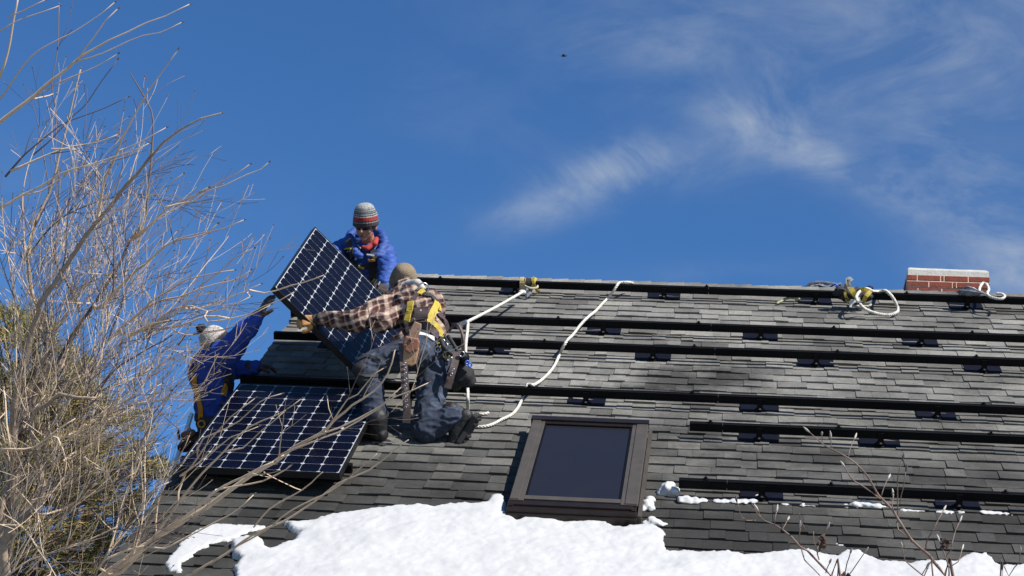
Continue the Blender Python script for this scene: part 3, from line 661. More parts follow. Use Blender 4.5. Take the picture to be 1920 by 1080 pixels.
solar_panel(HELD, 'solar panel tilted on edge, being lowered by the three workers', 'black framed solar panels')
def on_panel(i, j, z=0): return HELD @ Vector((i * .1275, j * .1275, z))   # i of 8 across, j of 12 along
# ---------------------------------------------------------------- people
def cap_prim(mb, p0, r0, p1, r1, n=14):
    """a closed tapered capsule"""
    p0, p1 = Vector(p0), Vector(p1); ax = p1 - p0; L = max(ax.length, 1e-4); ax.normalize(); u = ax.orthogonal().normalized(); w = ax.cross(u)
    rings = []
    for k in range(1, 5): a = math.pi / 2 * k / 4; rings.append((p0 - ax * r0 * math.cos(a), r0 * math.sin(a)))
    for k in range(0, 4): a = math.pi / 2 * k / 4; rings.append((p1 + ax * r1 * math.sin(a), r1 * math.cos(a)))
    vs = [c + (u * math.cos(2 * math.pi * i / n) + w * math.sin(2 * math.pi * i / n)) * r for c, r in rings for i in range(n)]
    m_ = len(rings); fs = []
    for j in range(m_ - 1):
        for i in range(n): fs.append((j * n + i, j * n + (i + 1) % n, (j + 1) * n + (i + 1) % n, (j + 1) * n + i))
    fs += [tuple(range(n - 1, -1, -1)), tuple((m_ - 1) * n + i for i in range(n))]; mb.add(vs, fs)
def fuse(name, prims, voxel, m, parent, smooth_it=4, folds=None, label=None):
    """prims: ('c', p0, r0, p1, r1) capsules, ('e', centre, radii, 3x3) ellipsoids; fused into one continuous skin"""
    mb = MB()
    for p in prims:
        if p[0] == 'c': cap_prim(mb, *p[1:])
        else: mb.ell(p[1], p[2], p[3] if len(p) > 3 else None, 18, 12)
    me = mb.mesh(name); o = bpy.data.objects.new(name, me); C.objects.link(o)
    rm = o.modifiers.new('r', 'REMESH'); rm.mode = 'VOXEL'; rm.voxel_size = voxel
    if smooth_it: sm = o.modifiers.new('s', 'SMOOTH'); sm.iterations = smooth_it; sm.factor = .6
    dg = bpy.context.evaluated_depsgraph_get(); me2 = bpy.data.meshes.new_from_object(o.evaluated_get(dg)); o.modifiers.clear()
    n = len(me2.vertices); v = np.empty(n * 3); me2.vertices.foreach_get('co', v); v = v.reshape(-1, 3)
    if folds:
        nr = np.empty(n * 3); me2.vertices.foreach_get('normal', nr); nr = nr.reshape(-1, 3)
        for i in range(n): v[i] += nr[i] * folds(Vector(v[i]), Vector(nr[i]))
    v -= np.array(ORG[parent.name]); me2.vertices.foreach_set('co', v.ravel()); me2.polygons.foreach_set('use_smooth', [True] * len(me2.polygons)); me2.update()
    me2.materials.clear(); me2.materials.append(m); o.data = me2; bpy.data.meshes.remove(me); me2.name = name; o.parent = parent; ORG[o.name] = ORG[parent.name]
    if label: o['label'] = label
    return o
def bvh_of(o):
    org = Vector(ORG[o.name]); me = o.data
    return BVHTree.FromPolygons([v.co + org for v in me.vertices], [tuple(p.vertices) for p in me.polygons])
def snap(trees, px, py, off=.004):
    o = CAMW; d = (at(px, py, 1) - CAMW).normalized(); best = None
    for t in trees:
        h = t.ray_cast(o, d)
        if h[0] is not None and (best is None or h[3] < best[2]): best = (h[0], h[1], h[3])
    if best is None: return None
    return best[0] + best[1] * off, best[1]
def strap(name, trees, pxs, w, m, parent, th=.005, off=.003, label=None, fallback=None):
    pts = []; nr = []
    for p in spline([(x, y) for x, y in pxs], 3):
        h = snap(trees, p[0], p[1], off)
        if h: pts.append(h[0]); nr.append(h[1])
    if len(pts) < 2: print('strap lost', name, pxs[0]); return None
    for _ in range(2):
        pts = [pts[0]] + [(pts[i - 1] + pts[i] * 2 + pts[i + 1]) / 4 for i in range(1, len(pts) - 1)] + [pts[-1]]
        nr = [nr[0]] + [(nr[i - 1] + nr[i] * 2 + nr[i + 1]).normalized() for i in range(1, len(nr) - 1)] + [nr[-1]]
    mb = MB(); mb.ribbon(pts, nr, w, th); return part(name, mb, m, parent, label=label)
def basis(f, u):
    """head or hand frame: x to its right hand side, y forward, z up"""
    f = f.normalized(); x = f.cross(u).normalized(); z = x.cross(f); return Matrix((x, f, z)).transposed()
def head_prims(c, B_, s=1.):
    def P(x, y, z): return c + B_ @ (Vector((x, y, z)) * s)
    E = lambda x, y, z, a, b, d: ('e', P(x, y, z), (a * s, b * s, d * s), B_)
    out = [E(0, -.012, .035, .074, .094, .088), E(0, .02, -.035, .060, .068, .072), E(0, .045, -.075, .036, .036, .028), E(0, .068, -.088, .019, .018, .016),
           E(-.035, .055, -.025, .026, .025, .026), E(.035, .055, -.025, .026, .025, .026), E(0, .073, .022, .05, .018, .014),
           ('c', P(0, .086, .008), .0085 * s, P(0, .107, -.024), .0125 * s), E(-.012, .094, -.027, .009, .010, .008), E(.012, .094, -.027, .009, .010, .008),
           E(0, .082, -.050, .024, .013, .0065), E(0, .080, -.061, .021, .013, .0075),
           E(-.077, -.008, -.008, .010, .020, .031), E(.077, -.008, -.008, .010, .020, .031)]
    return out
def hand_prims(wr, d, up, side, L=.19, curl=25, spread=8, thick=1., thumb_out=50):
    """wrist, direction the fingers leave, back-of-hand normal, side=+1 if the thumb is on B.x; curl in degrees per joint"""
    B_ = basis(d, up); out = []; fings = []
    def P(x, y, z): return wr + B_ @ Vector((x, y, z))
    out.append(('c', P(0, -.02, 0), .026 * thick, P(0, .02, 0), .026 * thick))
    for x in (-.028, -.009, .010, .028): out.append(('c', P(x * .6, .015, 0), .016 * thick, P(x, .09, 0), .0125 * thick))
    for k, (x, ln) in enumerate(((-.030, .062), (-.010, .076), (.010, .072), (.030, .055))):
        x *= 1; ln = ln if side < 0 else ((.055, .072, .076, .062)[k])
        p = Vector((x, .088, 0)); a = 0; yaw = R_(spread) * (x / .03); r = .0105 * thick
        for seg, f in enumerate((.45, .32, .25)):
            a += R_(curl); q = p + Vector((math.sin(yaw) * math.cos(a), math.cos(yaw) * math.cos(a), -math.sin(a))) * ln * f
            out.append(('c', P(*p), r, P(*q), r * .92)); p = q; r *= .92
    sx = side; p = Vector((sx * .026, .02, -.004)); t1 = p + Vector((sx * math.sin(R_(thumb_out)), math.cos(R_(thumb_out)), -.25)) * .045; t2 = t1 + Vector((sx * .25, .8, -.45)) * .03; t3 = t2 + Vector((sx * .0, .8, -.5)) * .024
    out += [('c', P(*p), .016 * thick, P(*t1), .0135 * thick), ('c', P(*t1), .0125 * thick, P(*t2), .0115 * thick), ('c', P(*t2), .0115 * thick, P(*t3), .0105 * thick)]
    return out
def boot_prims(ankle, toe_dir, up, s=1.):
    B_ = basis(toe_dir, up)
    def P(x, y, z): return ankle + B_ @ (Vector((x, y, z)) * s)
    up_ = [('c', P(0, 0, .035), .050 * s, P(0, -.005, .0), .047 * s), ('c', P(0, -.02, -.045), .040 * s, P(0, .06, -.05), .041 * s), ('c', P(0, .05, -.05), .042 * s, P(0, .145, -.062), .038 * s), ('c', P(0, .0, -.01), .044 * s, P(0, .07, -.04), .04 * s)]
    mb = MB()
    prof = [(-.066, .030), (-.05, .040), (0, .038), (.04, .036), (.10, .048), (.15, .047), (.18, .034), (.192, .015)]
    pts = [(-w, y) for y, w in prof] + [(w, y) for y, w in reversed(prof)]
    vs = [P(x, y, -.108) for x, y in pts] + [P(x * 1.03, y, -.082) for x, y in pts]; n = len(pts)
    mb.add(vs, [tuple(range(n)), tuple(range(2 * n - 1, n - 1, -1))] + [(i, n + i, n + (i + 1) % n, (i + 1) % n) for i in range(n)])
    for y in (-.05, -.02, .05, .08, .11, .14): mb.add([P(x, y + dy, z) for z in (-.116, -.107) for x, dy in ((-.034, 0), (.034, 0), (.034, .016), (-.034, .016))], [(3, 2, 1, 0), (4, 5, 6, 7), (0, 1, 5, 4), (2, 3, 7, 6), (1, 2, 6, 5), (3, 0, 4, 7)])
    return up_, mb
def fold(a, b, c=0, s=1):
    def f(p, n):
        v = noise.noise(p * a); w = noise.noise(Vector((p.x * b, p.y * b, p.z * b * 1.9)) + Vector((3, 3, 3)))
        r = (1 - abs(w) * 2.2)
        return s * (v * .010 + (max(0, r) ** 2 - .35) * .009 + (noise.noise(p * 70) * .0012 if c else 0))
    return f
def plaid_material():
    mm = bpy.data.materials.new('plaid_flannel'); mm.use_nodes = True; t = mm.node_tree; b = t.nodes['Principled BSDF']; L = t.links.new
    tc = N('ShaderNodeTexCoord', t); nz = N('ShaderNodeTexNoise', t); L(tc.outputs['Object'], nz.inputs['Vector']); nz.inputs['Scale'].default_value = 5.5; nz.inputs['Detail'].default_value = 2
    dv = N('ShaderNodeVectorMath', t, operation='SCALE'); L(nz.outputs['Color'], dv.inputs[0]); dv.inputs['Scale'].default_value = .075
    av = N('ShaderNodeVectorMath', t, operation='ADD'); L(tc.outputs['Object'], av.inputs[0]); L(dv.outputs[0], av.inputs[1])
    def band(vec, per, ph, stops):
        d = N('ShaderNodeVectorMath', t, operation='DOT_PRODUCT'); L(av.outputs[0], d.inputs[0]); d.inputs[1].default_value = tuple(x / per for x in vec)
        a = N('ShaderNodeMath', t, operation='ADD'); L(d.outputs['Value'], a.inputs[0]); a.inputs[1].default_value = ph
        f = N('ShaderNodeMath', t, operation='FRACT'); L(a.outputs[0], f.inputs[0]); r = ramp(t, stops); L(f.outputs[0], r.inputs[0]); return r.outputs[0]
    W_ = (.42, .32, .25); D_ = (.085, .04, .034); K_ = (.018, .010, .012)
    s1 = [(0, K_), (.14, K_), (.24, W_), (.40, W_), (.48, D_), (.62, D_), (.7, K_), (.78, D_), (.84, W_), (.9, D_), (1, K_)]
    r1 = band(tuple((RT * .97 + UP * .28)), .115, .1, s1); r2 = band(tuple((UP * .95 - RT * .28)), .10, .3, s1)
    mx = N('ShaderNodeMix', t, data_type='RGBA'); mx.inputs['Factor'].default_value = .5; L(r1, mx.inputs['A']); L(r2, mx.inputs['B']); L(mx.outputs['Result'], b.inputs['Base Color'])
    b.inputs['Roughness'].default_value = .95; b.inputs['Specular IOR Level'].default_value = .2
    n = N('ShaderNodeTexNoise', t); L(tc.outputs['Object'], n.inputs['Vector']); n.inputs['Scale'].default_value = 14; n.inputs['Detail'].default_value = 6; bp = N('ShaderNodeBump', t); bp.inputs['Strength'].default_value = .8; bp.inputs['Distance'].default_value = .02; L(n.outputs['Fac'], bp.inputs['Height']); L(bp.outputs[0], b.inputs['Normal'])
    return mm
def denim_material(name, c1, c2, c3):
    mm = bpy.data.materials.new(name); mm.use_nodes = True; t = mm.node_tree; b = t.nodes['Principled BSDF']; L = t.links.new
    tc = N('ShaderNodeTexCoord', t); n = N('ShaderNodeTexNoise', t); L(tc.outputs['Object'], n.inputs['Vector']); n.inputs['Scale'].default_value = 6; n.inputs['Detail'].default_value = 8; n.inputs['Roughness'].default_value = .7
    r = ramp(t, [(.3, c1), (.55, c2), (.72, c3)]); L(n.outputs['Fac'], r.inputs[0]); L(r.outputs[0], b.inputs['Base Color']); b.inputs['Roughness'].default_value = .9
    n2 = N('ShaderNodeTexNoise', t); L(tc.outputs['Object'], n2.inputs['Vector']); n2.inputs['Scale'].default_value = 22; n2.inputs['Detail'].default_value = 5; bp = N('ShaderNodeBump', t); bp.inputs['Strength'].default_value = .6; bp.inputs['Distance'].default_value = .015; L(n2.outputs['Fac'], bp.inputs['Height']); L(bp.outputs[0], b.inputs['Normal'])
    return mm
M_PLAID = plaid_material()
M_DENIM = denim_material('blue_denim', (.010, .014, .025), (.024, .034, .056), (.10, .135, .19))
M_DARKP = denim_material('dark_trousers', (.012, .013, .018), (.02, .022, .03), (.035, .038, .05))
M_PUFF = mat('blue_puffer_nylon', (.012, .055, .25), .68, var=.22, vscale=7, bump=.8, bscale=34)
M_HOOD = mat('blue_sweatshirt', (.006, .045, .30), .8, var=.2, vscale=5, bump=.4, bscale=30)
M_RED = mat('red_fleece', (.36, .03, .03), .9)
M_LEATH = mat('orange_leather_glove', (.40, .19, .06), .7, var=.35, vscale=20, bump=.4)
M_DKGL = mat('dark_work_glove', (.035, .024, .02), .75, var=.4, vscale=20, bump=.4)
M_BOOT = mat('black_boot', (.010, .0095, .010), .6, var=.3, vscale=20, bump=.4)
M_KHAKI = mat('khaki_knit', (.22, .17, .11), .95, var=.15, vscale=14, bump=.7, bscale=120)
M_GREYH = mat('grey_hoodie', (.42, .40, .37), .9, var=.15, vscale=18)
M_GREYK = mat('grey_knit', (.42, .39, .36), .95, var=.15, vscale=30, bump=.7, bscale=110)
M_BLKK = mat('black_knit', (.015, .014, .016), .95, bump=.6, bscale=100)
M_BRWEB = mat('brown_harness_pad', (.055, .035, .035), .8, var=.25, vscale=25)
M_TAN = mat('tan_leather', (.36, .21, .11), .6, var=.35, vscale=14, bump=.5, bscale=40)
M_BRST = mat('brown_belt_leather', (.085, .055, .048), .65, var=.3, vscale=25)
M_LENS = mat('sunglass_lens', (.006, .006, .008), .08)
M_HAIR = mat('brown_hair', (.06, .035, .02), .8, bump=.6, bscale=200)
M_LIP = mat('lips', (.36, .12, .10), .5)
M_EYE = mat('eye_white', (.7, .68, .66), .2)
def knit_hat(name, c, B_, r, zs, z0, z1, m, parent, ribs=44, n=72, label=None):
    """a knitted cap: lathe about the head's own z, with knit ribs and a rolled brim; z0..z1 in head units"""
    me_v = []; fs = []; rows = 30
    for j in range(rows + 1):
        t = j / rows; a = t * math.pi / 2
        rr = r * (math.cos(a) ** .62 if t < 1 else 0) * (1.0 + .035 * (1 - t)); z = z0 + (z1 - z0) * math.sin(a)
        for i in range(n):
            ph = 2 * math.pi * i / n; k = 1 + .018 * math.cos(ribs * ph / 1) * (t < .95) + .02 * math.sin(j * 2.4) + .03 * noise.noise(Vector((math.cos(ph), math.sin(ph), t * 3)))
            me_v.append(Vector((rr * k * math.cos(ph) * zs[0], rr * k * math.sin(ph) * zs[1], z)))
    for j in range(rows):
        for i in range(n): fs.append((j * n + i, j * n + (i + 1) % n, (j + 1) * n + (i + 1) % n, (j + 1) * n + i))
    # inner lip
    o0 = len(me_v)
    for i in range(n):
        ph = 2 * math.pi * i / n; me_v.append(Vector((r * .9 * math.cos(ph) * zs[0], r * .9 * math.sin(ph) * zs[1], z0 + .005)))
    for i in range(n): fs.append((i, o0 + i, o0 + (i + 1) % n, (i + 1) % n))
    me = bpy.data.meshes.new(name); me.from_pydata([tuple(v) for v in me_v], [], fs); me.polygons.foreach_set('use_smooth', [True] * len(fs)); me.materials.append(m)
    o = bpy.data.objects.new(name, me); C.objects.link(o); o.parent = parent; M4 = B_.to_4x4(); M4.translation = c - Vector(ORG[parent.name]); o.matrix_local = M4; return o
def striped_knit():
    mm = bpy.data.materials.new('striped_knit'); mm.use_nodes = True; t = mm.node_tree; b = t.nodes['Principled BSDF']; L = t.links.new
    tc = N('ShaderNodeTexCoord', t); sp = N('ShaderNodeSeparateXYZ', t); L(tc.outputs['Object'], sp.inputs[0]); mr = N('ShaderNodeMapRange', t); L(sp.outputs['Z'], mr.inputs['Value']); mr.inputs['From Min'].default_value = .02; mr.inputs['From Max'].default_value = .16
    g = (.15, .155, .15); d = (.03, .03, .034); lg = (.24, .245, .24); rd = (.30, .02, .02)
    r = ramp(t, [(0, d), (.14, d), (.17, (.2, .16, .14)), (.22, d), (.30, rd), (.37, (.06, .03, .03)), (.40, rd), (.47, rd), (.50, lg), (.57, d), (.62, lg), (.68, (.02, .02, .025)), (.73, g), (.80, d), (.83, lg), (.9, g), (.93, d), (.95, lg), (1, lg)], 'CONSTANT'); L(mr.outputs[0], r.inputs[0])
    n = N('ShaderNodeTexNoise', t); L(tc.outputs['Object'], n.inputs['Vector']); n.inputs['Scale'].default_value = 90; mx = N('ShaderNodeMix', t, data_type='RGBA', blend_type='MULTIPLY'); mx.inputs['Factor'].default_value = .7; L(r.outputs[0], mx.inputs['A']); r2 = ramp(t, [(.35, (.35, .35, .35)), (.6, (1.2, 1.2, 1.2))]); L(n.outputs['Fac'], r2.inputs[0]); L(r2.outputs[0], mx.inputs['B']); L(mx.outputs['Result'], b.inputs['Base Color']); b.inputs['Roughness'].default_value = .95
    return mm
def ring_obj(name, c, nrm, r, th, m, parent, half=False):
    mb = MB(); u = nrm.orthogonal().normalized(); w = nrm.cross(u).normalized(); mb.tube([c + (u * math.cos(a) + w * math.sin(a)) * r for a in np.linspace(0, 2 * math.pi, 18, endpoint=False)], th, 6, closed=True); return part(name, mb, m, parent, smooth=True)
DBG = []
# ---- the man astride the ridge
def worker_top():
    base = on_roof(700, 560, 0)
    w = thing('person', base, 'man in striped knit cap, sunglasses and blue puffer jacket leaning over the ridge', 'person', 'workers installing solar panels')
    hc = at(686, 424, 15.45); F = (-FW * 1.0 - RT * .30 - UP * .26).normalized(); B_ = basis(F, (UP + RT * .04)); s = 1.06
    neck = at(692, 462, 15.56); chest = at(690, 497, 15.62); waist = at(700, 545, 15.75); hips = at(704, 585, 15.75)
    shL = at(644, 466, 15.6); shR = at(721, 474, 15.55)
    elR = at(730, 506, 15.3); wrR = at(722, 533, 15.0); elL = at(607, 486, 15.3); wrL = at(590, 462, 14.95)
    kn = [on_roof(672, 590, .1), on_roof(722, 590, .1)]; an = [on_roof(676, 560, .1), on_roof(724, 556, .1)]
    hs = [toq(hips)]
    body = head_prims(hc, B_, s) + [('c', hc + B_ @ Vector((0, -.01, -.07)), .055, neck, .062), ('c', neck, .07, chest, .12), ('c', chest, .13, waist, .12), ('c', waist, .12, hips, .13), ('c', neck, .06, shL, .06), ('c', neck, .06, shR, .06),
        ('c', shL, .052, elL, .042), ('c', elL, .04, wrL, .028), ('c', shR, .052, elR, .042), ('c', elR, .04, wrR, .028), ('c', hips, .09, kn[0], .06), ('c', hips, .09, kn[1], .06), ('c', kn[0], .055, an[0], .04), ('c', kn[1], .055, an[1], .04)]
    hdR = (on_panel(5.6, 0) + Vector((0, 0, 0)) - wrR).normalized()
    body += hand_prims(wrR, hdR, FW * -1, 1, curl=30) + hand_prims(wrL, -UP * .7 - FW * .5 - RT * .4, -FW, -1, curl=30)
    fuse('body', body, .0075, M_SKIN, w, 2)
    quilt = lambda p, n: (abs(math.sin((p - waist).dot((UP * .97 + RT * .1)) * 74 + noise.noise(p * 9) * 1.6)) ** .5 - .6) * .010 + noise.noise(p * 13) * .010
    jk = [('c', neck - UP * .03, .105, chest, .165), ('c', chest - RT * .05, .155, chest + RT * .05, .155), ('c', chest, .165, waist, .15), ('c', waist, .155, hips, .16), ('c', neck - UP * .05, .09, shL, .083), ('c', neck - UP * .05, .09, shR, .085),
          ('c', shL, .088, elL, .078), ('c', elL, .075, wrL, .056), ('c', shR, .09, elR, .082), ('c', elR, .080, wrR, .06)]
        # the hood, pushed back, stands round the neck and rises behind both cheeks
    hd = []
    ringp = [(660, 437, 15.66), (652, 452, 15.55), (660, 466, 15.44), (675, 480, 15.38), (694, 486, 15.36), (712, 477, 15.38), (721, 459, 15.5), (716, 441, 15.62), (704, 433, 15.72), (680, 430, 15.75)]
    rr = [.036, .042, .040, .032, .030, .038, .046, .040, .040, .040]
    for i in range(len(ringp)):
        a, b = ringp[i], ringp[(i + 1) % len(ringp)]
        if i == 3: continue
        hd.append(('c', at(*a), rr[i], at(*b), rr[(i + 1) % len(rr)]))
    hd.append(('e', at(690, 456, 15.74), (.165, .10, .11)))
    jo = fuse('jacket', jk + hd, .008, M_PUFF, w, 9, quilt)
    fuse('collar', [('e', at(690, 464, 15.52), (.062, .062, .055)), ('c', at(679, 463, 15.44), .016, at(689, 466, 15.42), .022), ('c', at(689, 466, 15.42), .022, at(702, 457, 15.46), .024), ('c', at(703, 457, 15.44), .024, at(706, 448, 15.5), .02)], .006, M_RED, w, 3)
    knit_hat('cap', hc, B_, .103, (.98, 1.04), .012, .192, striped_knit(), w)
    # wrap-round sunglasses
    def P(x, y, z): return hc + B_ @ (Vector((x, y, z)) * s)
    for sx in (-1, 1):
        mb = MB(); mb.ell(P(sx * .031, .083, .006), (.034, .011, .021), B_ @ Matrix.Rotation(-sx * .35, 3, 'Z'), 14, 8); part('lens', mb, M_LENS, w, smooth=True)
        mb = MB(); mb.tube([P(sx * .058, .075, .014), P(sx * .078, .03, .012), P(sx * .08, -.03, .004)], .0035, 6); part('temple_arm', mb, M_LENS, w)
        mb = MB(); mb.ell(P(sx * .03, .074, .004), (.012,) * 3, None, 8, 6); part('eye', mb, M_EYE, w, smooth=True)
    mb = MB(); mb.tube([P(-.012, .094, .010), P(.012, .094, .010)], .0035, 6); part('bridge', mb, M_LENS, w)
    mb = MB(); mb.ell(P(0, .0935, -.0555), (.019, .0055, .0045), B_, 12, 6); part('mouth', mb, mat('open_mouth', (.10, .022, .02), .6), w, smooth=True)
    mb = MB(); mb.ell(P(0, -.02, .0), (.079, .085, .045), B_, 16, 10); part('hair', mb, M_HAIR, w, smooth=True)
    fuse('trousers', [('c', hips, .155, kn[0], .085), ('c', hips, .155, kn[1], .085), ('c', kn[0], .08, an[0], .062), ('c', kn[1], .08, an[1], .062)], .012, M_DARKP, w, 3, fold(8, 14))
    for a_ in an:
        pr, sole = boot_prims(a_ , R3 @ Vector((0, 1, 0)), R3 @ Vector((0, 0, 1))); fuse('boot', pr, .009, M_BOOT, w, 1)
    for wr, d, u, sd in ((wrR, hdR, -FW, 1), (wrL, -UP * .7 - FW * .5 - RT * .4, -FW, -1)):
        fuse('glove', hand_prims(wr, d, u, sd, curl=30, thick=1.25) + [('c', wr - d.normalized() * .05, .042, wr, .036)], .006, M_DKGL, w, 1)
    tr = [bvh_of(jo)]
    for pts, wd, m in (([(654, 452), (658, 466), (660, 482), (664, 500), (668, 520)], .048, M_BLKWEB), ([(702, 470), (700, 486), (698, 505), (699, 522), (702, 538)], .052, M_BLKWEB), ([(662, 494), (676, 500), (692, 499), (700, 500)], .03, M_BLKWEB)):
        strap('harness_strap', tr, pts, wd, m, w, .012, .006)
    for pts, wd, m in (([(650, 466), (660, 467)], .014, M_YEL), ([(650, 471), (660, 472)], .014, M_CAPGREY), ([(652, 456), (657, 452)], .016, M_TAN), ([(692, 486), (703, 486)], .018, M_ORG), ([(691, 480), (702, 480)], .012, M_CAPGREY), ([(673, 498), (684, 502)], .016, M_YEL), ([(697, 527), (702, 520)], .014, M_YEL), ([(700, 530), (706, 521)], .012, M_CAPGREY), ([(703, 533), (714, 533)], .03, M_CAPGREY)):
        strap('harness_buckle', tr, pts, wd, m, w, .010, .016)
    strap('zip_pull', tr, [(673, 461), (673, 469)], .01, M_CAPGREY, w, .006, .02)
worker_top()
# ---- the man in plaid
def worker_plaid():
    base = on_roof(760, 800, 0)
    w = thing('person', base, 'man in brown plaid shirt and jeans kneeling on one knee with his back turned', 'person', 'workers installing solar panels')
    nR = R3 @ Vector((0, 0, 1)); sR = R3 @ Vector((0, 1, 0)); xR = R3 @ Vector((1, 0, 0))
    hipc = at(800, 650, 13.2); hL = at(783, 661, 13.05); hR = at(819, 660, 13.2)
    waist = at(797, 618, 13.22); chest = at(783, 580, 13.42); neck = at(763, 543, 13.70); hc = at(757, 525, 13.85)
    shL = at(744, 569, 13.5); shR = at(812, 575, 13.62)
    grip = on_panel(2.45, .0, -.02); wrL = at(592, 600, 13.28); elL = at(668, 602, 13.16)
    elR = at(790, 625, 13.9); wrR = at(748, 640, 13.95)
    knL = at(690, 684, 12.95); anL = on_roof(709, 828, 0) + nR * .125
    knR = on_roof(800, 806, .07) + Vector((0, 0, 0)); anR = at(856, 778, 12.86)
    F = (UP * .55 - RT * .55 + FW * .6); B_ = basis(F, UP * .8 + RT * .1 - FW * .5)
    hR_dir = (on_panel(8, 1.5) - wrR)
    body = head_prims(hc, B_, .92) + [('c', hc, .05, neck, .058), ('c', neck, .075, chest, .125), ('c', chest, .13, waist, .115), ('c', waist, .12, hipc, .14), ('c', neck, .06, shL, .06), ('c', neck, .06, shR, .06),
        ('c', shL, .055, elL, .043), ('c', elL, .042, wrL, .030), ('c', shR, .055, elR, .045), ('c', elR, .042, wrR, .030), ('c', hL, .095, knL, .062), ('c', hR, .095, knR, .062), ('c', knL, .058, anL, .042), ('c', knR, .058, anR, .042)]
    gd = (grip - wrL).normalized()
    body += hand_prims(wrL, gd, -FW * .8 + UP * .3, -1, curl=38) + hand_prims(wrR, hR_dir, UP, 1, curl=30)
    for an_, td, uu in ((anL, (sR * .5 - xR * .7), nR), (anR, -RT * .5 - UP * .85 + FW * .1, -RT * .85 + UP * .45 + FW * .30)):
        body += [('c', an_, .04, an_ + td.normalized() * .12 - uu * .05, .032)]
    fuse('body', body, .0075, M_SKIN, w, 2)
    shirt = [('c', neck, .085, chest, .165), ('c', chest - RT * .05, .15, chest + RT * .055, .15), ('c', chest, .165, waist, .145), ('c', waist, .145, (waist + hipc) / 2, .145), ('c', neck, .09, shL, .085), ('c', neck, .09, shR, .088),
             ('c', shL, .092, elL, .078), ('c', elL, .078, at(608, 598, 13.25), .052), ('c', shR, .09, elR, .07), ('c', elR, .07, wrR, .05), ('c', shL + RT * .1 - UP * .06, .10, elL + RT * .16 + UP * .0, .075)]
    sh = fuse('shirt', shirt, .009, M_PLAID, w, 3, fold(7, 10, 0, 1.5))
    jn = [('c', waist - UP * .06, .15, hipc, .165), ('c', hipc, .165, hL, .135), ('c', hipc, .165, hR, .135), ('c', hL, .130, knL, .088), ('c', hR, .135, knR, .088), ('c', knL, .09, knL.lerp(anL, .45), .080), ('c', knL.lerp(anL, .45), .078, knL.lerp(anL, .80), .084), ('c', knR, .095, knR.lerp(anR, .6), .085), ('c', knR.lerp(anR, .6), .085, knR.lerp(anR, .9), .090)]
    je = fuse('jeans', jn, .009, M_DENIM, w, 3, fold(9, 13, 0, 1.25))
    fuse('hoodie_collar', [('c', at(768, 536, 13.6), .045, at(783, 533, 13.5), .038), ('c', at(783, 533, 13.5), .036, at(792, 541, 13.45), .026), ('c', at(760, 540, 13.62), .05, at(768, 536, 13.6), .045)], .007, M_GREYH, w, 2, lambda p, n: noise.noise(p * 26) * .008)
    knit_hat('cap', hc, B_, .098, (.98, 1.08), -.045, .128, M_KHAKI, w)
    # gloves
    fuse('glove', hand_prims(wrL, gd, -FW * .8 + UP * .3, -1, curl=38, thick=1.3), .006, M_LEATH, w, 1, label='orange leather work glove')
    fuse('glove_cuff', [('c', wrL + gd * .008, .040, wrL - gd * .05, .049)], .007, M_DKGL, w, 1)
    fuse('glove', hand_prims(wrR, hR_dir, UP, 1, curl=30, thick=1.3), .007, M_LEATH, w, 1)
    for an_, td, uu in ((anL, (sR * .5 - xR * .7), nR), (anR, -RT * .5 - UP * .85 + FW * .1, -RT * .85 + UP * .45 + FW * .30)):
        pr, sole = boot_prims(an_, td, uu, 1.36); bo = fuse('boot', pr, .008, M_BOOT, w, 2, lambda p, n: noise.noise(p * 30) * .004)
        bevel(part('sole', sole, M_BLKWEB, bo), .008, 2)
    kp = (knL - FW * .02)
    kpo = fuse('knee_pad', [('e', at(681, 694, 12.92), (.078, .08, .06)), ('e', at(684, 714, 12.88), (.062, .07, .05))], .009, M_BLKWEB, w, 3)
    tr = [bvh_of(sh), bvh_of(je)]
    for pts in ([(668, 676), (690, 668), (713, 676)], [(668, 700), (690, 706), (716, 702)]): strap('knee_pad_strap', [bvh_of(je), bvh_of(kpo)], pts, .022, M_BLKWEB, w, .004, .006)
    for pts, wd, m, n_ in (([(771, 566), (770, 580), (766, 594), (764, 604)], .048, M_YEL, 'yellow back strap'), ([(818, 568), (813, 582), (808, 596), (806, 606)], .05, M_YEL, 'yellow back strap'), ([(806, 605), (817, 611), (824, 622), (828, 634)], .045, M_YEL, None),
                           ([(787, 549), (780, 556), (773, 566)], .03, M_BRWEB, None), ([(795, 552), (808, 556), (818, 566)], .03, M_BLKWEB, None), ([(816, 566), (822, 572), (824, 585)], .02, M_YEL, None),
                           ([(791, 578), (791, 600)], .10, M_BRWEB, None), ([(778, 612), (790, 609), (803, 613), (812, 622), (820, 632)], .062, M_BRWEB, None), ([(822, 588), (832, 602), (838, 618), (842, 630)], .05, M_BRWEB, None), ([(786, 553), (790, 547), (795, 545)], .035, M_YEL, None),
                           ([(785, 627), (797, 630), (812, 636)], .034, M_CAPGREY, None), ([(822, 637), (834, 640), (846, 640)], .05, M_BLKWEB, None), ([(789, 581), (789, 588)], .016, M_CAPGREY, None)):
        strap('harness_strap', tr, pts, wd, m, w, .009, .005, n_)
    h = snap(tr, 793, 545, .03); ring_obj('dorsal_ring', at(794, 540, 13.33), (-FW + RT * .3).normalized(), .036, .005, M_STEEL, w)
    # hip cluster of buckles, rings and carabiners
    for (x, y, r, m) in ((829, 640, .016, M_STEEL), (835, 647, .016, M_STEEL), (823, 647, .014, M_YEL), (836, 666, .02, M_YEL), (843, 672, .016, M_STEEL), (821, 655, .02, M_CAPGREY), (846, 655, .02, M_STEEL)):
        h = snap(tr, min(x, 838), y, .025)
        p = at(x, y, proj(h[0])[2] - .01) if h else at(x, y, 13.0)
        ring_obj('buckle_ring', p, (-FW + UP * .3).normalized(), r, .005, m, w)
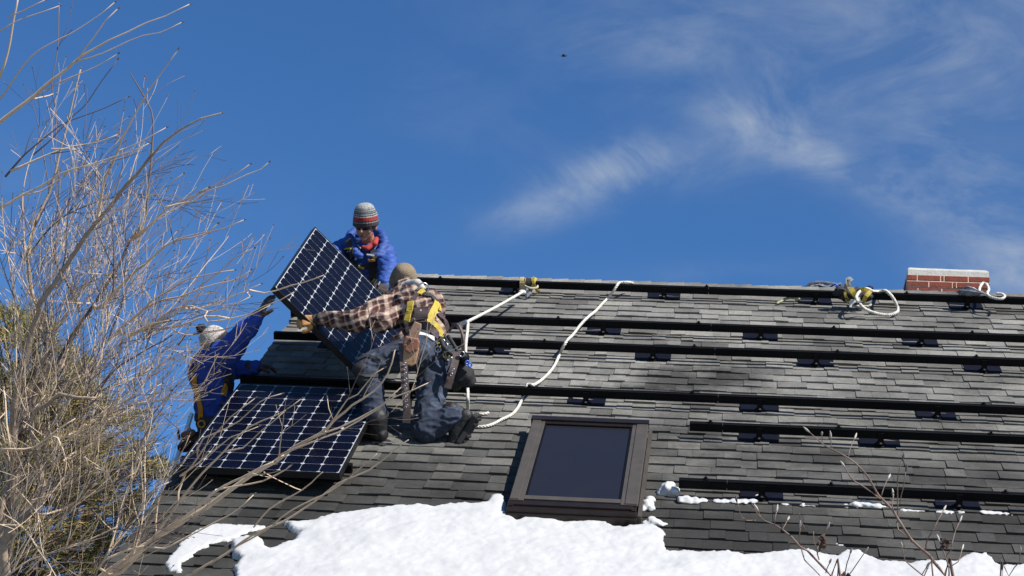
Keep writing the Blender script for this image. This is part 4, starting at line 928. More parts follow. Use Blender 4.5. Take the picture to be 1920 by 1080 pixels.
    mb = MB(); pts = [at(826, 634, 13.02), at(832, 650, 12.98), at(842, 660, 12.96), at(853, 668, 12.97)]; mb.tube(spline(pts, .02), .016, 7); mb.tube(spline([at(840, 630, 13.05), at(850, 645, 13.0), at(858, 660, 12.98), at(864, 680, 12.98)], .02), .014, 7); part('hip_padding', mb, M_BLKWEB, w, smooth=True)
    # leather pouch on the left hip, and the punched belt tail hanging from it
    pc = at(771, 652, 12.86); px_ = (RT * .97 - UP * .25).normalized(); py_ = (UP * .97 + RT * .18).normalized(); pz = px_.cross(py_)
    if pz.dot(FW) > 0: pz = -pz
    def PB(x, y, z): return pc + px_ * x + py_ * y + pz * z
    def slab(mb, prof, z0, z1):
        n = len(prof); vs = [PB(x, y, z0) for x, y in prof] + [PB(x * .96, y, z1) for x, y in prof]; mb.add(vs, [tuple(range(n - 1, -1, -1)), tuple(range(n, 2 * n))] + [(i, (i + 1) % n, n + (i + 1) % n, n + i) for i in range(n)])
    mb = MB(); slab(mb, [(-.04, -.105), (-.02, -.122), (.03, -.122), (.052, -.10), (.056, 0), (.045, .04), (-.04, .04), (-.05, 0)], -.03, .045); pou = part('tool_pouch', mb, M_TAN, w, label='tan leather tool pouch'); bevel(pou, .01, 3)
    mb = MB(); slab(mb, [(-.055, .0), (-.03, -.03), (.0, -.035), (.05, -.0), (.055, .05), (.04, .075), (-.05, .07), (-.06, .03)], .03, .062); bevel(part('pouch_flap', mb, mat('russet_leather', (.27, .11, .06), .6, var=.3, vscale=18, bump=.4), pou), .008, 3)
    mb = MB(); slab(mb, [(-.035, .06), (.03, .06), (.045, .145), (.04, .175), (-.01, .18), (-.03, .12)], .01, .03); bevel(part('pouch_hanger', mb, mat('suede', (.30, .18, .12), .8, var=.3, vscale=18), pou), .005, 2)
    mb = MB(); mb.ell(PB(-.01, .055, .066), (.012,) * 3); part('snap_button', mb, M_BRST, pou)
    def tail(pxs, wd, rings, lab=None):
        pts = [Vector(p) for p in spline([tuple(at(*a)) for a in pxs], .03)]; mb = MB(); mb.ribbon(pts, -FW, wd, .006); s_ = part('belt_tail', mb, M_BRST, w, label=lab)
        for (x, y, d) in rings: ring_obj('grommet', at(x, y, d), -FW, .0085, .0028, M_STEEL, s_)
    tail([(754, 640, 12.9), (757, 680, 12.82), (760, 730, 12.78), (763, 765, 12.77), (762, 793, 12.78)], .052, [(759, 682, 12.80), (759.5, 691, 12.79), (760, 700, 12.78), (760.5, 711, 12.775), (761, 721, 12.765), (761, 730, 12.76), (762, 741, 12.755), (762, 751, 12.755), (763, 761, 12.755)], 'long brown belt tail with a row of grommets')
    tail([(857, 660, 12.93), (853, 680, 12.9), (847, 700, 12.88), (839, 728, 12.88)], .05, [(850, 693, 12.865), (846.5, 702, 12.86)])
    mb = MB(); mb.tube(spline([at(842, 620, 13.1), at(857, 608, 13.05), at(868, 632, 13.0), at(870, 660, 12.98)], .02), .010, 6); part('lanyard_webbing', mb, M_BRST, w)
    return w
WP = worker_plaid()
# black tool bag hanging from his belt on the right
def tool_bag():
    mb = [('e', at(868, 705, 13.0), (.085, .07, .075)), ('c', at(862, 690, 13.0), .05, at(878, 712, 13.0), .05), ('c', at(856, 722, 13.0), .045, at(846, 716, 12.98), .04), ('c', at(884, 702, 13.02), .028, at(888, 712, 13.02), .024)]
    b = thing('tool_bag', at(868, 728, 13.0), 'black fabric bag hanging from the belt of the kneeling man in plaid', 'tool bag')
    fuse('bag_body', mb, .009, mat('black_canvas', (.013, .012, .013), .85, var=.4, vscale=16, bump=.5), b, 3, lambda p, n: noise.noise(p * 18) * .014)
    fuse('ball_handle', [('e', at(869, 671, 12.95), (.042, .042, .045))], .006, M_BLACK, b, 1)
    ring_obj('carabiner', at(866, 664, 12.9), -FW, .018, .005, M_STEEL, b)
    for (x, y) in ((876, 680), (881, 684)): ring_obj('blue_clip', at(x, y, 12.92), (-FW + RT * .4).normalized(), .013, .006, M_BLUEWEB, b)
tool_bag()
# ---- the man at the gable edge
def worker_side():
    d0 = 13.75
    hips = at(408, 800, d0 + .1); waist = at(400, 755, d0 + .05); chest = at(399, 698, d0); neck = at(404, 658, d0 - .05); hc = at(409, 645, d0 - .05)
    shR = at(428, 662, d0 - .25); shL = at(400, 690, d0 + .1)
    elR = at(462, 617, d0 - .42); wrR = at(488, 588, 13.27)
    shB = at(420, 690, d0 + .12); elB = at(455, 694, d0 + .12); wrB = at(478, 688, d0 + .1)
    base = Vector((hips.x - .1, hips.y, hips.z - .95))
    w = thing('person', base, 'man in royal blue hooded sweatshirt and grey pompom hat at the gable edge', 'person', 'workers installing solar panels')
    F = (RT * .62 + UP * .62 + FW * .45); U = (-RT * .70 + UP * .72); B_ = basis(F, U)
    kn = [hips + Vector((.05, -.12, -.42)), hips + Vector((-.05, .12, -.40))]; an = [Vector((kn[0].x - .08, kn[0].y + .1, base.z + .13)), Vector((kn[1].x - .1, kn[1].y + .05, base.z + .38))]
    toe = Vector((1, .1, -.1))
    g1 = (at(503, 560, 13.24) - wrR).normalized(); g2 = (RT * .9 + UP * .05 + FW * .2).normalized()
    hp1 = dict(curl=14, spread=10, thumb_out=62)
    nrm1 = -RT * .6 + UP * .5 - FW * .4
    body = head_prims(hc, B_, 1.05) + [('c', hc, .06, neck, .06), ('c', neck, .075, chest, .12), ('c', chest, .125, waist, .11), ('c', waist, .115, hips, .13), ('c', neck, .06, shR, .055), ('c', neck, .06, shB, .055),
        ('c', shR, .052, elR, .042), ('c', elR, .042, wrR, .028), ('c', shB, .052, elB, .042), ('c', elB, .042, wrB, .03), ('c', hips, .10, kn[0], .062), ('c', hips, .10, kn[1], .062), ('c', kn[0], .056, an[0], .042), ('c', kn[1], .056, an[1], .042)]
    body += hand_prims(wrR, g1, nrm1, 1, **hp1) + hand_prims(wrB, g2, UP, 1, curl=22)
    fuse('body', body, .0075, M_SKIN, w, 2)
    sw = [('c', neck, .085, chest, .165), ('c', chest - RT * .03, .155, chest + RT * .03, .15), ('c', chest, .165, waist, .14), ('c', waist, .14, at(402, 775, d0 + .07), .135), ('c', neck, .08, shR, .088), ('c', chest + UP * .04, .12, shR, .085), ('c', neck, .08, shB, .085),
          ('c', shR, .095, elR, .073), ('c', elR, .073, wrR, .042), ('c', shB, .085, elB, .068), ('c', elB, .068, wrB, .052)]
    so_ = fuse('sweatshirt', sw, .009, M_HOOD, w, 3, fold(7, 11, 0, 1.1))
    fuse('hood', [('c', at(372, 678, d0 + .02), .05, at(386, 664, d0 - .08), .055), ('c', at(386, 664, d0 - .08), .055, at(408, 658, d0 - .12), .05), ('c', at(364, 686, d0 + .04), .032, at(373, 676, d0 + .02), .05)], .008, M_HOOD, w, 3, lambda p, n: noise.noise(p * 15) * .012)
    mb = MB(); mb.tube(spline([at(362, 694, d0), at(356, 700, d0 - .02), at(354, 692, d0 - .02), at(363, 688, d0)], .01), .0045, 5); part('hood_cord', mb, M_HOOD, w)
    knit_hat('hat', hc, B_, .097, (1, 1.05), .03, .142, M_GREYK, w)
    o = knit_hat('hat_brim', hc, B_, .103, (1, 1.05), -.022, .088, M_BLKK, w)
    pt = hc + B_ @ Vector((0, -.01, .160)); fuse('pompom', [('e', pt, (.038, .038, .036))], .006, M_BLKK, w, 0, lambda p, n: noise.noise(p * 60) * .014)
    fuse('trousers', [('c', at(402, 785, d0 + .07), .145, hips, .155), ('c', hips, .155, kn[0], .09), ('c', hips, .155, kn[1], .09), ('c', kn[0], .085, an[0], .065), ('c', kn[1], .085, an[1], .065)], .012, M_DARKP, w, 3, fold(8, 13))
    for a_ in an: pr, sole = boot_prims(a_, toe, Vector((0, 0, 1))); fuse('boot', pr, .01, M_BOOT, w, 1)
    fuse('glove', hand_prims(wrR, g1, nrm1, 1, thick=1.25, **hp1) + [('c', wrR - g1 * .03, .036, wrR, .033)], .006, M_DKGL, w, 1)
    fuse('glove', hand_prims(wrB, g2, UP, 1, curl=22, thick=1.25) + [('c', wrB - g2 * .04, .045, wrB, .036)], .006, M_DKGL, w, 1)
    tr = [bvh_of(so_)]
    for pts, wd in (([(366, 704), (367, 722), (372, 742), (378, 764), (378, 790), (379, 802)], .042), ([(423, 718), (420, 728), (417, 742)], .045)): strap('harness_strap', tr, pts, wd, M_ORG, w, .009, .007)
    for pts in ([(363, 700), (364, 690), (372, 684)], [(426, 706), (430, 716), (426, 730)], [(430, 700), (432, 712)]): strap('harness_strap', tr, pts, .04, M_BLKWEB, w, .008, .006)
    fuse('harness_pad', [('c', at(424, 712, d0 - .1), .03, at(432, 725, d0 - .05), .028)], .008, M_BLKWEB, w, 1)
    ring_obj('buckle', at(378, 795, d0 - .16), -FW, .024, .007, M_ORG, w)
    return d0
D3 = worker_side()
def hip_bag():
    b = thing('tool_pouch', at(352, 845, D3), 'brown and black leather tool pouch on the hip of the man at the gable edge', 'tool pouch')
    fuse('pouch_body', [('c', at(356, 826, D3 - .05), .06, at(346, 838, D3 - .05), .05), ('e', at(366, 822, D3 - .05), (.06, .05, .05))], .009, mat('dark_leather', (.03, .018, .015), .6, var=.4, vscale=12, bump=.5), b, 3, lambda p, n: noise.noise(p * 14) * .014)
    fuse('pouch_flap', [('c', at(345, 816, D3 - .1), .026, at(360, 812, D3 - .12), .03)], .007, mat('brown_leather', (.20, .095, .05), .65, var=.35, vscale=18, bump=.4), b, 2)
    fuse('hammer_loop', [('c', at(336, 822, D3 - .05), .012, at(334, 808, D3 - .05), .01)], .006, M_BLKWEB, b, 0)
hip_bag()
# ladder against the gable, mostly behind the roof edge
def ladder():
    top = at(360, 775, 14.1); bot = Vector((top.x - 1.0, top.y - .15, .02)); ax = (top - bot).normalized(); side = Vector((.0, 1, 0)); side = (side - ax * side.dot(ax)).normalized(); nn = ax.cross(side)
    t = thing('ladder', bot, 'aluminium ladder leaning against the gable, mostly hidden behind the roof edge', 'ladder'); L = (top - bot).length
    fr = Matrix((side, nn, ax)).transposed().to_4x4(); fr.translation = bot; al = mat('aluminium', (.6, .6, .6), .35, .9)
    for s in (0, .42):
        mb = MB(); mb.box((s, 0, L / 2), (.04, .022, L), fr); part('side_rail', mb, al, t)
    z = .3
    while z < L - .1:
        mb = MB(); mb.tube([fr @ Vector((.015, 0, z)), fr @ Vector((.405, 0, z))], .016, 8); part('rung', mb, al, t); z += .3
ladder()
# ---------------------------------------------------------------- ropes, anchors, gear on the ridge
def rp(pxs, h=.02):
    """rope points on the roof: (px, py[, height above the shingles])"""
    return [tuple(on_roof(p[0], p[1], p[2] if len(p) > 2 else h)) for p in pxs]
def RD(x, y, h=.145): return proj(on_roof(x, y, h))[2] - .01
def build_ropes():
    mb = MB()
    a = rp([(1187, 531, .10), (1175, 529, .135), (1162, 530, .135), (1157, 535, .135), (1150, 546, .09), (1142, 556, .03), (1131, 568, .02), (1117, 583, .03), (1107, 591, .11), (1097, 600, .135), (1087, 611, .12), (1075, 627, .10), (1064, 638, .135), (1056, 650, .10), (1050, 663, .03), (1040, 685, .02), (1028, 701, .02), (1015, 713, .03), (1006, 719, .10), (1000, 722, .135), (991, 720, .135), (987, 724, .13), (982, 737, .06), (976, 755, .02), (970, 766, .02), (960, 777, .02), (940, 787, .02), (925, 795, .02), (912, 799, .02), (898, 800, .02), (886, 798, .02)])
    rope_mb(mb, a, .0125)
    solo('safety_rope', mb, M_ROPE, Vector(a[0]), 'long white twisted rope running down the roof from the ridge to the kneeling man', 'rope', smooth=True)
    mb = MB(); a = rp([(866, 780, .03), (880, 779, .02), (897, 777, .02), (909, 776, .02), (916, 774, .02)]); rope_mb(mb, a, .0125)
    solo('rope_end', mb, M_ROPE, Vector(a[0]), 'short white rope end lying beside the black boot of the kneeling man', 'rope', smooth=True)
    # lanyard: tight from the ridge anchor to a rope grab, then down past the man
    grab = at(877, 603, 13.9); a = [tuple(on_roof(983, 546, .12)), tuple(at(930, 576, 15.0)), tuple(grab)]
    mb = MB(); rope_mb(mb, a, .0125)
    a2 = [tuple(grab), tuple(at(877, 615, 13.8)), tuple(at(874, 640, 13.6)), tuple(at(873, 660, 13.5)), tuple(at(874, 700, 13.3)), tuple(at(877, 728, 13.15)), tuple(at(877, 750, 13.05)), tuple(on_roof(877, 768, .05)), tuple(on_roof(872, 776, .02))]
    rope_mb(mb, a2, .0125)
    th = thing('lanyard', Vector(a[0]), 'tight white lifeline from the ridge anchor to the metal rope grab beside the kneeling man', 'rope')
    part('line', mb, M_ROPE, th, smooth=True)
    mb = MB(); mb.ell(on_roof(979, 548, .12), (.034, .022, .022), None, 10, 8); part('splice', mb, M_ROPE, th, smooth=True)
    gb = MB(); c = at(868, 606, 13.85); m3 = Matrix((RT * .9 + UP * .35, UP * .9 - RT * .35, -FW)).transposed(); m4 = m3.to_4x4(); m4.translation = c
    gb.box((0, 0, 0), (.07, .035, .03), m4); gb.box((-.03, -.012, 0), (.05, .03, .02), m4); bevel(part('rope_grab', gb, M_STEEL, th), .006, 2)
    gb = MB(); gb.tube(spline([at(862, 608, 13.85), at(866, 622, 13.6), at(868, 645, 13.2), at(868, 662, 13.0)], .02), .012, 6); part('webbing', gb, M_BRST, th)
    # anchor strap round the top rail
    th = thing('ridge_anchor', on_roof(988, 545, .1), 'yellow and black webbing anchor wrapped round the top rail with a grey plate', 'anchor strap')
    ry = RAILS[0]
    def rx(px): return toq(on_roof(px, 533, .12)).x
    def loop(x, w, m, tw=0., k=1.):
        mb = MB(); pts = []
        for a in np.linspace(0, 2 * math.pi, 17): pts.append(Q(x + tw * math.sin(a), ry + .036 * k * math.cos(a), -.068 + .046 * k * math.sin(a)))
        nr = [(p - Q(x, ry, -.068)).normalized() for p in pts]; mb.ribbon(pts, nr, w, .006); part('webbing_loop', mb, m, th)
    loop(rx(977), .035, mat('tan_webbing', (.40, .30, .15), .8, var=.4, vscale=30), 0, 1.25); loop(rx(983), .022, M_YEL, .01); loop(rx(990), .05, M_BLKWEB, 0, 1.1); loop(rx(998), .022, M_YEL, .02, 1.2); loop(rx(1002), .022, M_YEL, -.025, 1.3)
    mb = MB(); v = [at(981, 540, 16.0), at(986, 538, 15.98), at(997.5, 550, 15.93), at(988, 558, 15.93), at(985, 557, 15.95)]; nn = FW * .02
    mb.add([p for p in v] + [p + nn for p in v], [(4, 3, 2, 1, 0), (5, 6, 7, 8, 9)] + [(i, (i + 1) % 5, 5 + (i + 1) % 5, 5 + i) for i in range(5)]); bevel(part('plate', mb, mat('grey_plastic', (.35, .35, .35), .5), th), .003, 1)
    mb = MB(); mb.tube(spline([at(984, 536, 15.98), at(990, 539, 15.95), at(999, 540.5, 15.95), at(1007, 539, 15.97), at(1008, 536, 16.0)], .01), .009, 6); part('tail', mb, mat('pale_tan_webbing', (.45, .40, .30), .8), th)
    # the heap of harness and cord in the middle of the ridge
    G = 'safety gear left on the ridge'
    def gear(name, base, label, cat): return thing(name, base, label, cat, G)
    top = .135
    b = gear('cord_coil', on_roof(1545, 545, .1), 'grey coiled cord with a blue clip resting on the ridge', 'cord')
    mb = MB(); c0 = at(1537, 541, 16.25)
    for k in range(9):
        r = .125 - .006 * k; pts = [c0 + RT * (r * math.cos(a) + .012 * k) + UP * (.055 * math.sin(a) + .006 * k * math.cos(a * 2) - .01) + FW * (.05 * math.sin(a + k * .5)) for a in np.linspace(-.4, 3.6, 16)]
        mb.tube(pts, .0075, 5)
    part('coil', mb, M_GREYCORD, b, smooth=True)
    mb = MB(); mb.tube(spline([c0 - RT * .12 - UP * .0, c0 - RT * .05 + UP * .045, c0 + RT * .06 + UP * .045, c0 + RT * .16 + UP * .02, c0 + RT * .2 - UP * .02], .02), .020, 7); mb.ell(at(1552, 541, 16.25), (.13, .06, .035), None, 12, 8, .4); part('webbing_bundle', mb, mat('slate_webbing', (.07, .085, .12), .8, var=.5, vscale=24), b, smooth=True)
    mb = MB(); mb.tube(spline([at(1558, 537, 16.2), at(1566, 533, 16.18), at(1571, 537, 16.18), at(1564, 541, 16.2)], .01), .008, 6, closed=False); part('clip', mb, M_BLUEWEB, b, smooth=True)
    b = gear('spare_harness', on_roof(1600, 555, .1), 'yellow and black safety harness heaped over the ridge rail', 'harness')
    def rb(pts, w, m, n=None, name='harness_strap'):
        mb = MB(); p = [Vector(x[:3]) for x in spline([tuple(at(*q)) for q in pts], .015)]; mb.ribbon(p, n or -FW, w, .007); part(name, mb, m, b)
    D = RD(1600, 553)
    mbb = MB()
    for x, y, rr in ((1576, 547, .05), (1590, 551, .055), (1604, 552, .055), (1617, 553, .05), (1627, 557, .035), (1584, 556, .045)): mbb.ell(at(x, y, D + .06), (rr * 1.2, .04, rr * .8), None, 12, 8, .6)
    part('padding', mbb, M_BLKWEB, b, smooth=True)
    rb([(1595, 541, D), (1600, 548, D - .02), (1605, 556, D)], .045, M_YEL); rb([(1632, 546, D), (1624, 555, D - .02), (1619, 565, D)], .035, M_YEL); rb([(1610, 544, D + .03), (1620, 542, D), (1630, 546, D)], .03, M_YEL); rb([(1584, 548, D), (1587, 558, D), (1592, 564, D)], .022, M_YEL)
    rb([(1585, 561, D), (1590, 562, D), (1592, 566, D)], .03, mat('olive_webbing', (.25, .22, .03), .8)); rb([(1585, 540, D + .03), (1587, 532, D), (1590, 526, D), (1592, 538, D)], .03, mat('tan_webbing', (.40, .30, .15), .8)); rb([(1588, 521, D), (1589, 530, D), (1592, 541, D)], .024, M_CAPGREY); rb([(1589, 522, D), (1594, 521, D), (1598, 524, D), (1594, 526, D)], .02, M_ROPE)
    rb([(1594, 570, D - .05), (1600, 565, D - .05), (1612, 560, D - .04)], .03, M_CAPGREY); rb([(1594, 568, D - .05), (1595, 576, D - .06)], .022, M_CAPGREY); rb([(1605, 546, D + .02), (1612, 552, D), (1606, 560, D)], .04, M_BRWEB)
    rb([(1602, 541, D + .1), (1612, 545, D + .06), (1622, 545, D + .05)], .05, mat('white_label', (.6, .6, .56), .7))
    mb = MB(); mb.tube(spline([at(1622, 541, 16.1), at(1629, 537, 16.08), at(1636, 539, 16.08), at(1635, 546, 16.1)], .01), .008, 6); part('blue_strap', mb, mat('navy_webbing', (.012, .03, .12), .7), b)
    mb = MB(); P_ = rp([(1456, 569, .02), (1464, 565, .03), (1474, 560, .04), (1484, 558, .05), (1500, 561, .05)]); mb.tube(spline(P_, .01), .011, 6)
    solo('strap_end', mb, mat('olive_strap', (.35, .36, .20), .8, var=.5, vscale=45), Vector(P_[0]), 'pale olive strap tail poking out under the top rail, left of the gear heap', 'strap', G, smooth=True)
    mb = MB(); P_ = [tuple(at(x, y, RD(x, y, h))) for x, y, h in ((1628, 571, .1), (1618, 576, .1), (1608, 566, .15), (1606, 556, .17), (1613, 546, .17), (1625, 541.5, .14), (1636, 546, .10), (1650, 547, .06), (1660, 545.5, .14), (1669, 552, .16), (1677, 563, .12), (1683, 577, .06), (1682, 585, .04), (1670, 590, .03), (1655, 590, .03), (1635, 585, .05), (1620, 578, .08), (1612, 570, .13))]
    rope_mb(mb, P_[2:], .0145, pitch=.05); solo('rope_loop', mb, M_ROPE, Vector(P_[5]), 'big open loop of thick white rope hanging from the gear heap', 'rope', G, smooth=True)
    mb = MB(); P_ = rp([(1594, 566, .04), (1599, 574, .03), (1612, 574, .02), (1627, 574, .02), (1634, 571, .03)]); rope_mb(mb, P_, .010); solo('rope_tail', mb, M_ROPE, Vector(P_[0]), 'short white rope tail under the yellow straps of the gear heap', 'rope', G, smooth=True)
    # by the chimney: grey rag-like cord and a white rope
    b = gear('cord_bundle', on_roof(1822, 556, .1), 'flat dark grey bundle of cord on the ridge in front of the chimney', 'cord')
    mb = MB(); c0 = at(1820, 549, RD(1820, 549, .15))
    mb.ell(c0, (.095, .05, .025), None, 14, 8, .5)
    for k in range(6): mb.tube(spline([c0 + RT * (-.10 + .01 * k) + UP * (-.012 + .004 * k), c0 + RT * (-.03) + UP * (.02 + .006 * k) - FW * .03, c0 + RT * (.06 + .01 * k) + UP * (.005 - .003 * k) - FW * .035], .015), .008, 5)
    part('coil', mb, M_GREYCORD, b, smooth=True)
    mb = MB(); mb.tube(spline([at(1815, 543, 15.75), at(1824, 540, 15.73), at(1831, 544, 15.73), at(1838, 546, 15.73)], .01), .008, 5); part('pale_strand', mb, mat('pale_cord', (.5, .42, .36), .8), b, smooth=True)
    mb = MB(); P_ = [tuple(at(x, y, RD(x, y, .15))) for x, y in ((1836, 549), (1837, 540), (1843, 531), (1850, 533), (1854, 543), (1851, 550), (1856, 556), (1868, 559.5), (1879, 560), (1884, 555.5), (1878, 551), (1868, 550))]
    rope_mb(mb, P_, .0125, pitch=.05); solo('rope_loop', mb, M_ROPE, Vector(P_[0]), 'small looped white rope end lying on the ridge right of the grey bundle', 'rope', G, smooth=True)
build_ropes()
# a bird far off
def bird():
    c = at(1057, 105, 95); b = thing('bird', c, 'tiny dark bird flying high in the clear sky', 'bird'); m = mat('dark_feathers', (.03, .028, .03), .8)
    mb = MB(); mb.ell(c, (.14, .05, .045), Matrix((RT, FW, UP)).transposed(), 10, 8); mb.ell(c + RT * .13 + UP * .02, (.045, .035, .035), None, 8, 6); mb.add([c - RT * .12 - FW * .03, c - RT * .12 + FW * .03, c - RT * .24 + FW * .05, c - RT * .24 - FW * .05, c - RT * .12 + UP * .012], [(0, 1, 2, 3), (0, 4, 1), (1, 4, 2), (2, 4, 3), (3, 4, 0)]); part('bird_body', mb, m, b, smooth=True)
    for s in (-1, 1):
        mb = MB(); pr = [(.07, 0), (-.05, 0), (-.08, .12), (-.06, .26), (.0, .30), (.05, .16)]; vs = [c + RT * x + FW * (s * y) + UP * (.02 + .25 * y - .5 * y * y + z) for z in (0, .012) for x, y in pr]; n = 6
        mb.add(vs, [tuple(range(n)), tuple(range(2 * n - 1, n - 1, -1))] + [(i, n + i, n + (i + 1) % n, (i + 1) % n) for i in range(n)]); part('wing', mb, m, b)
bird()
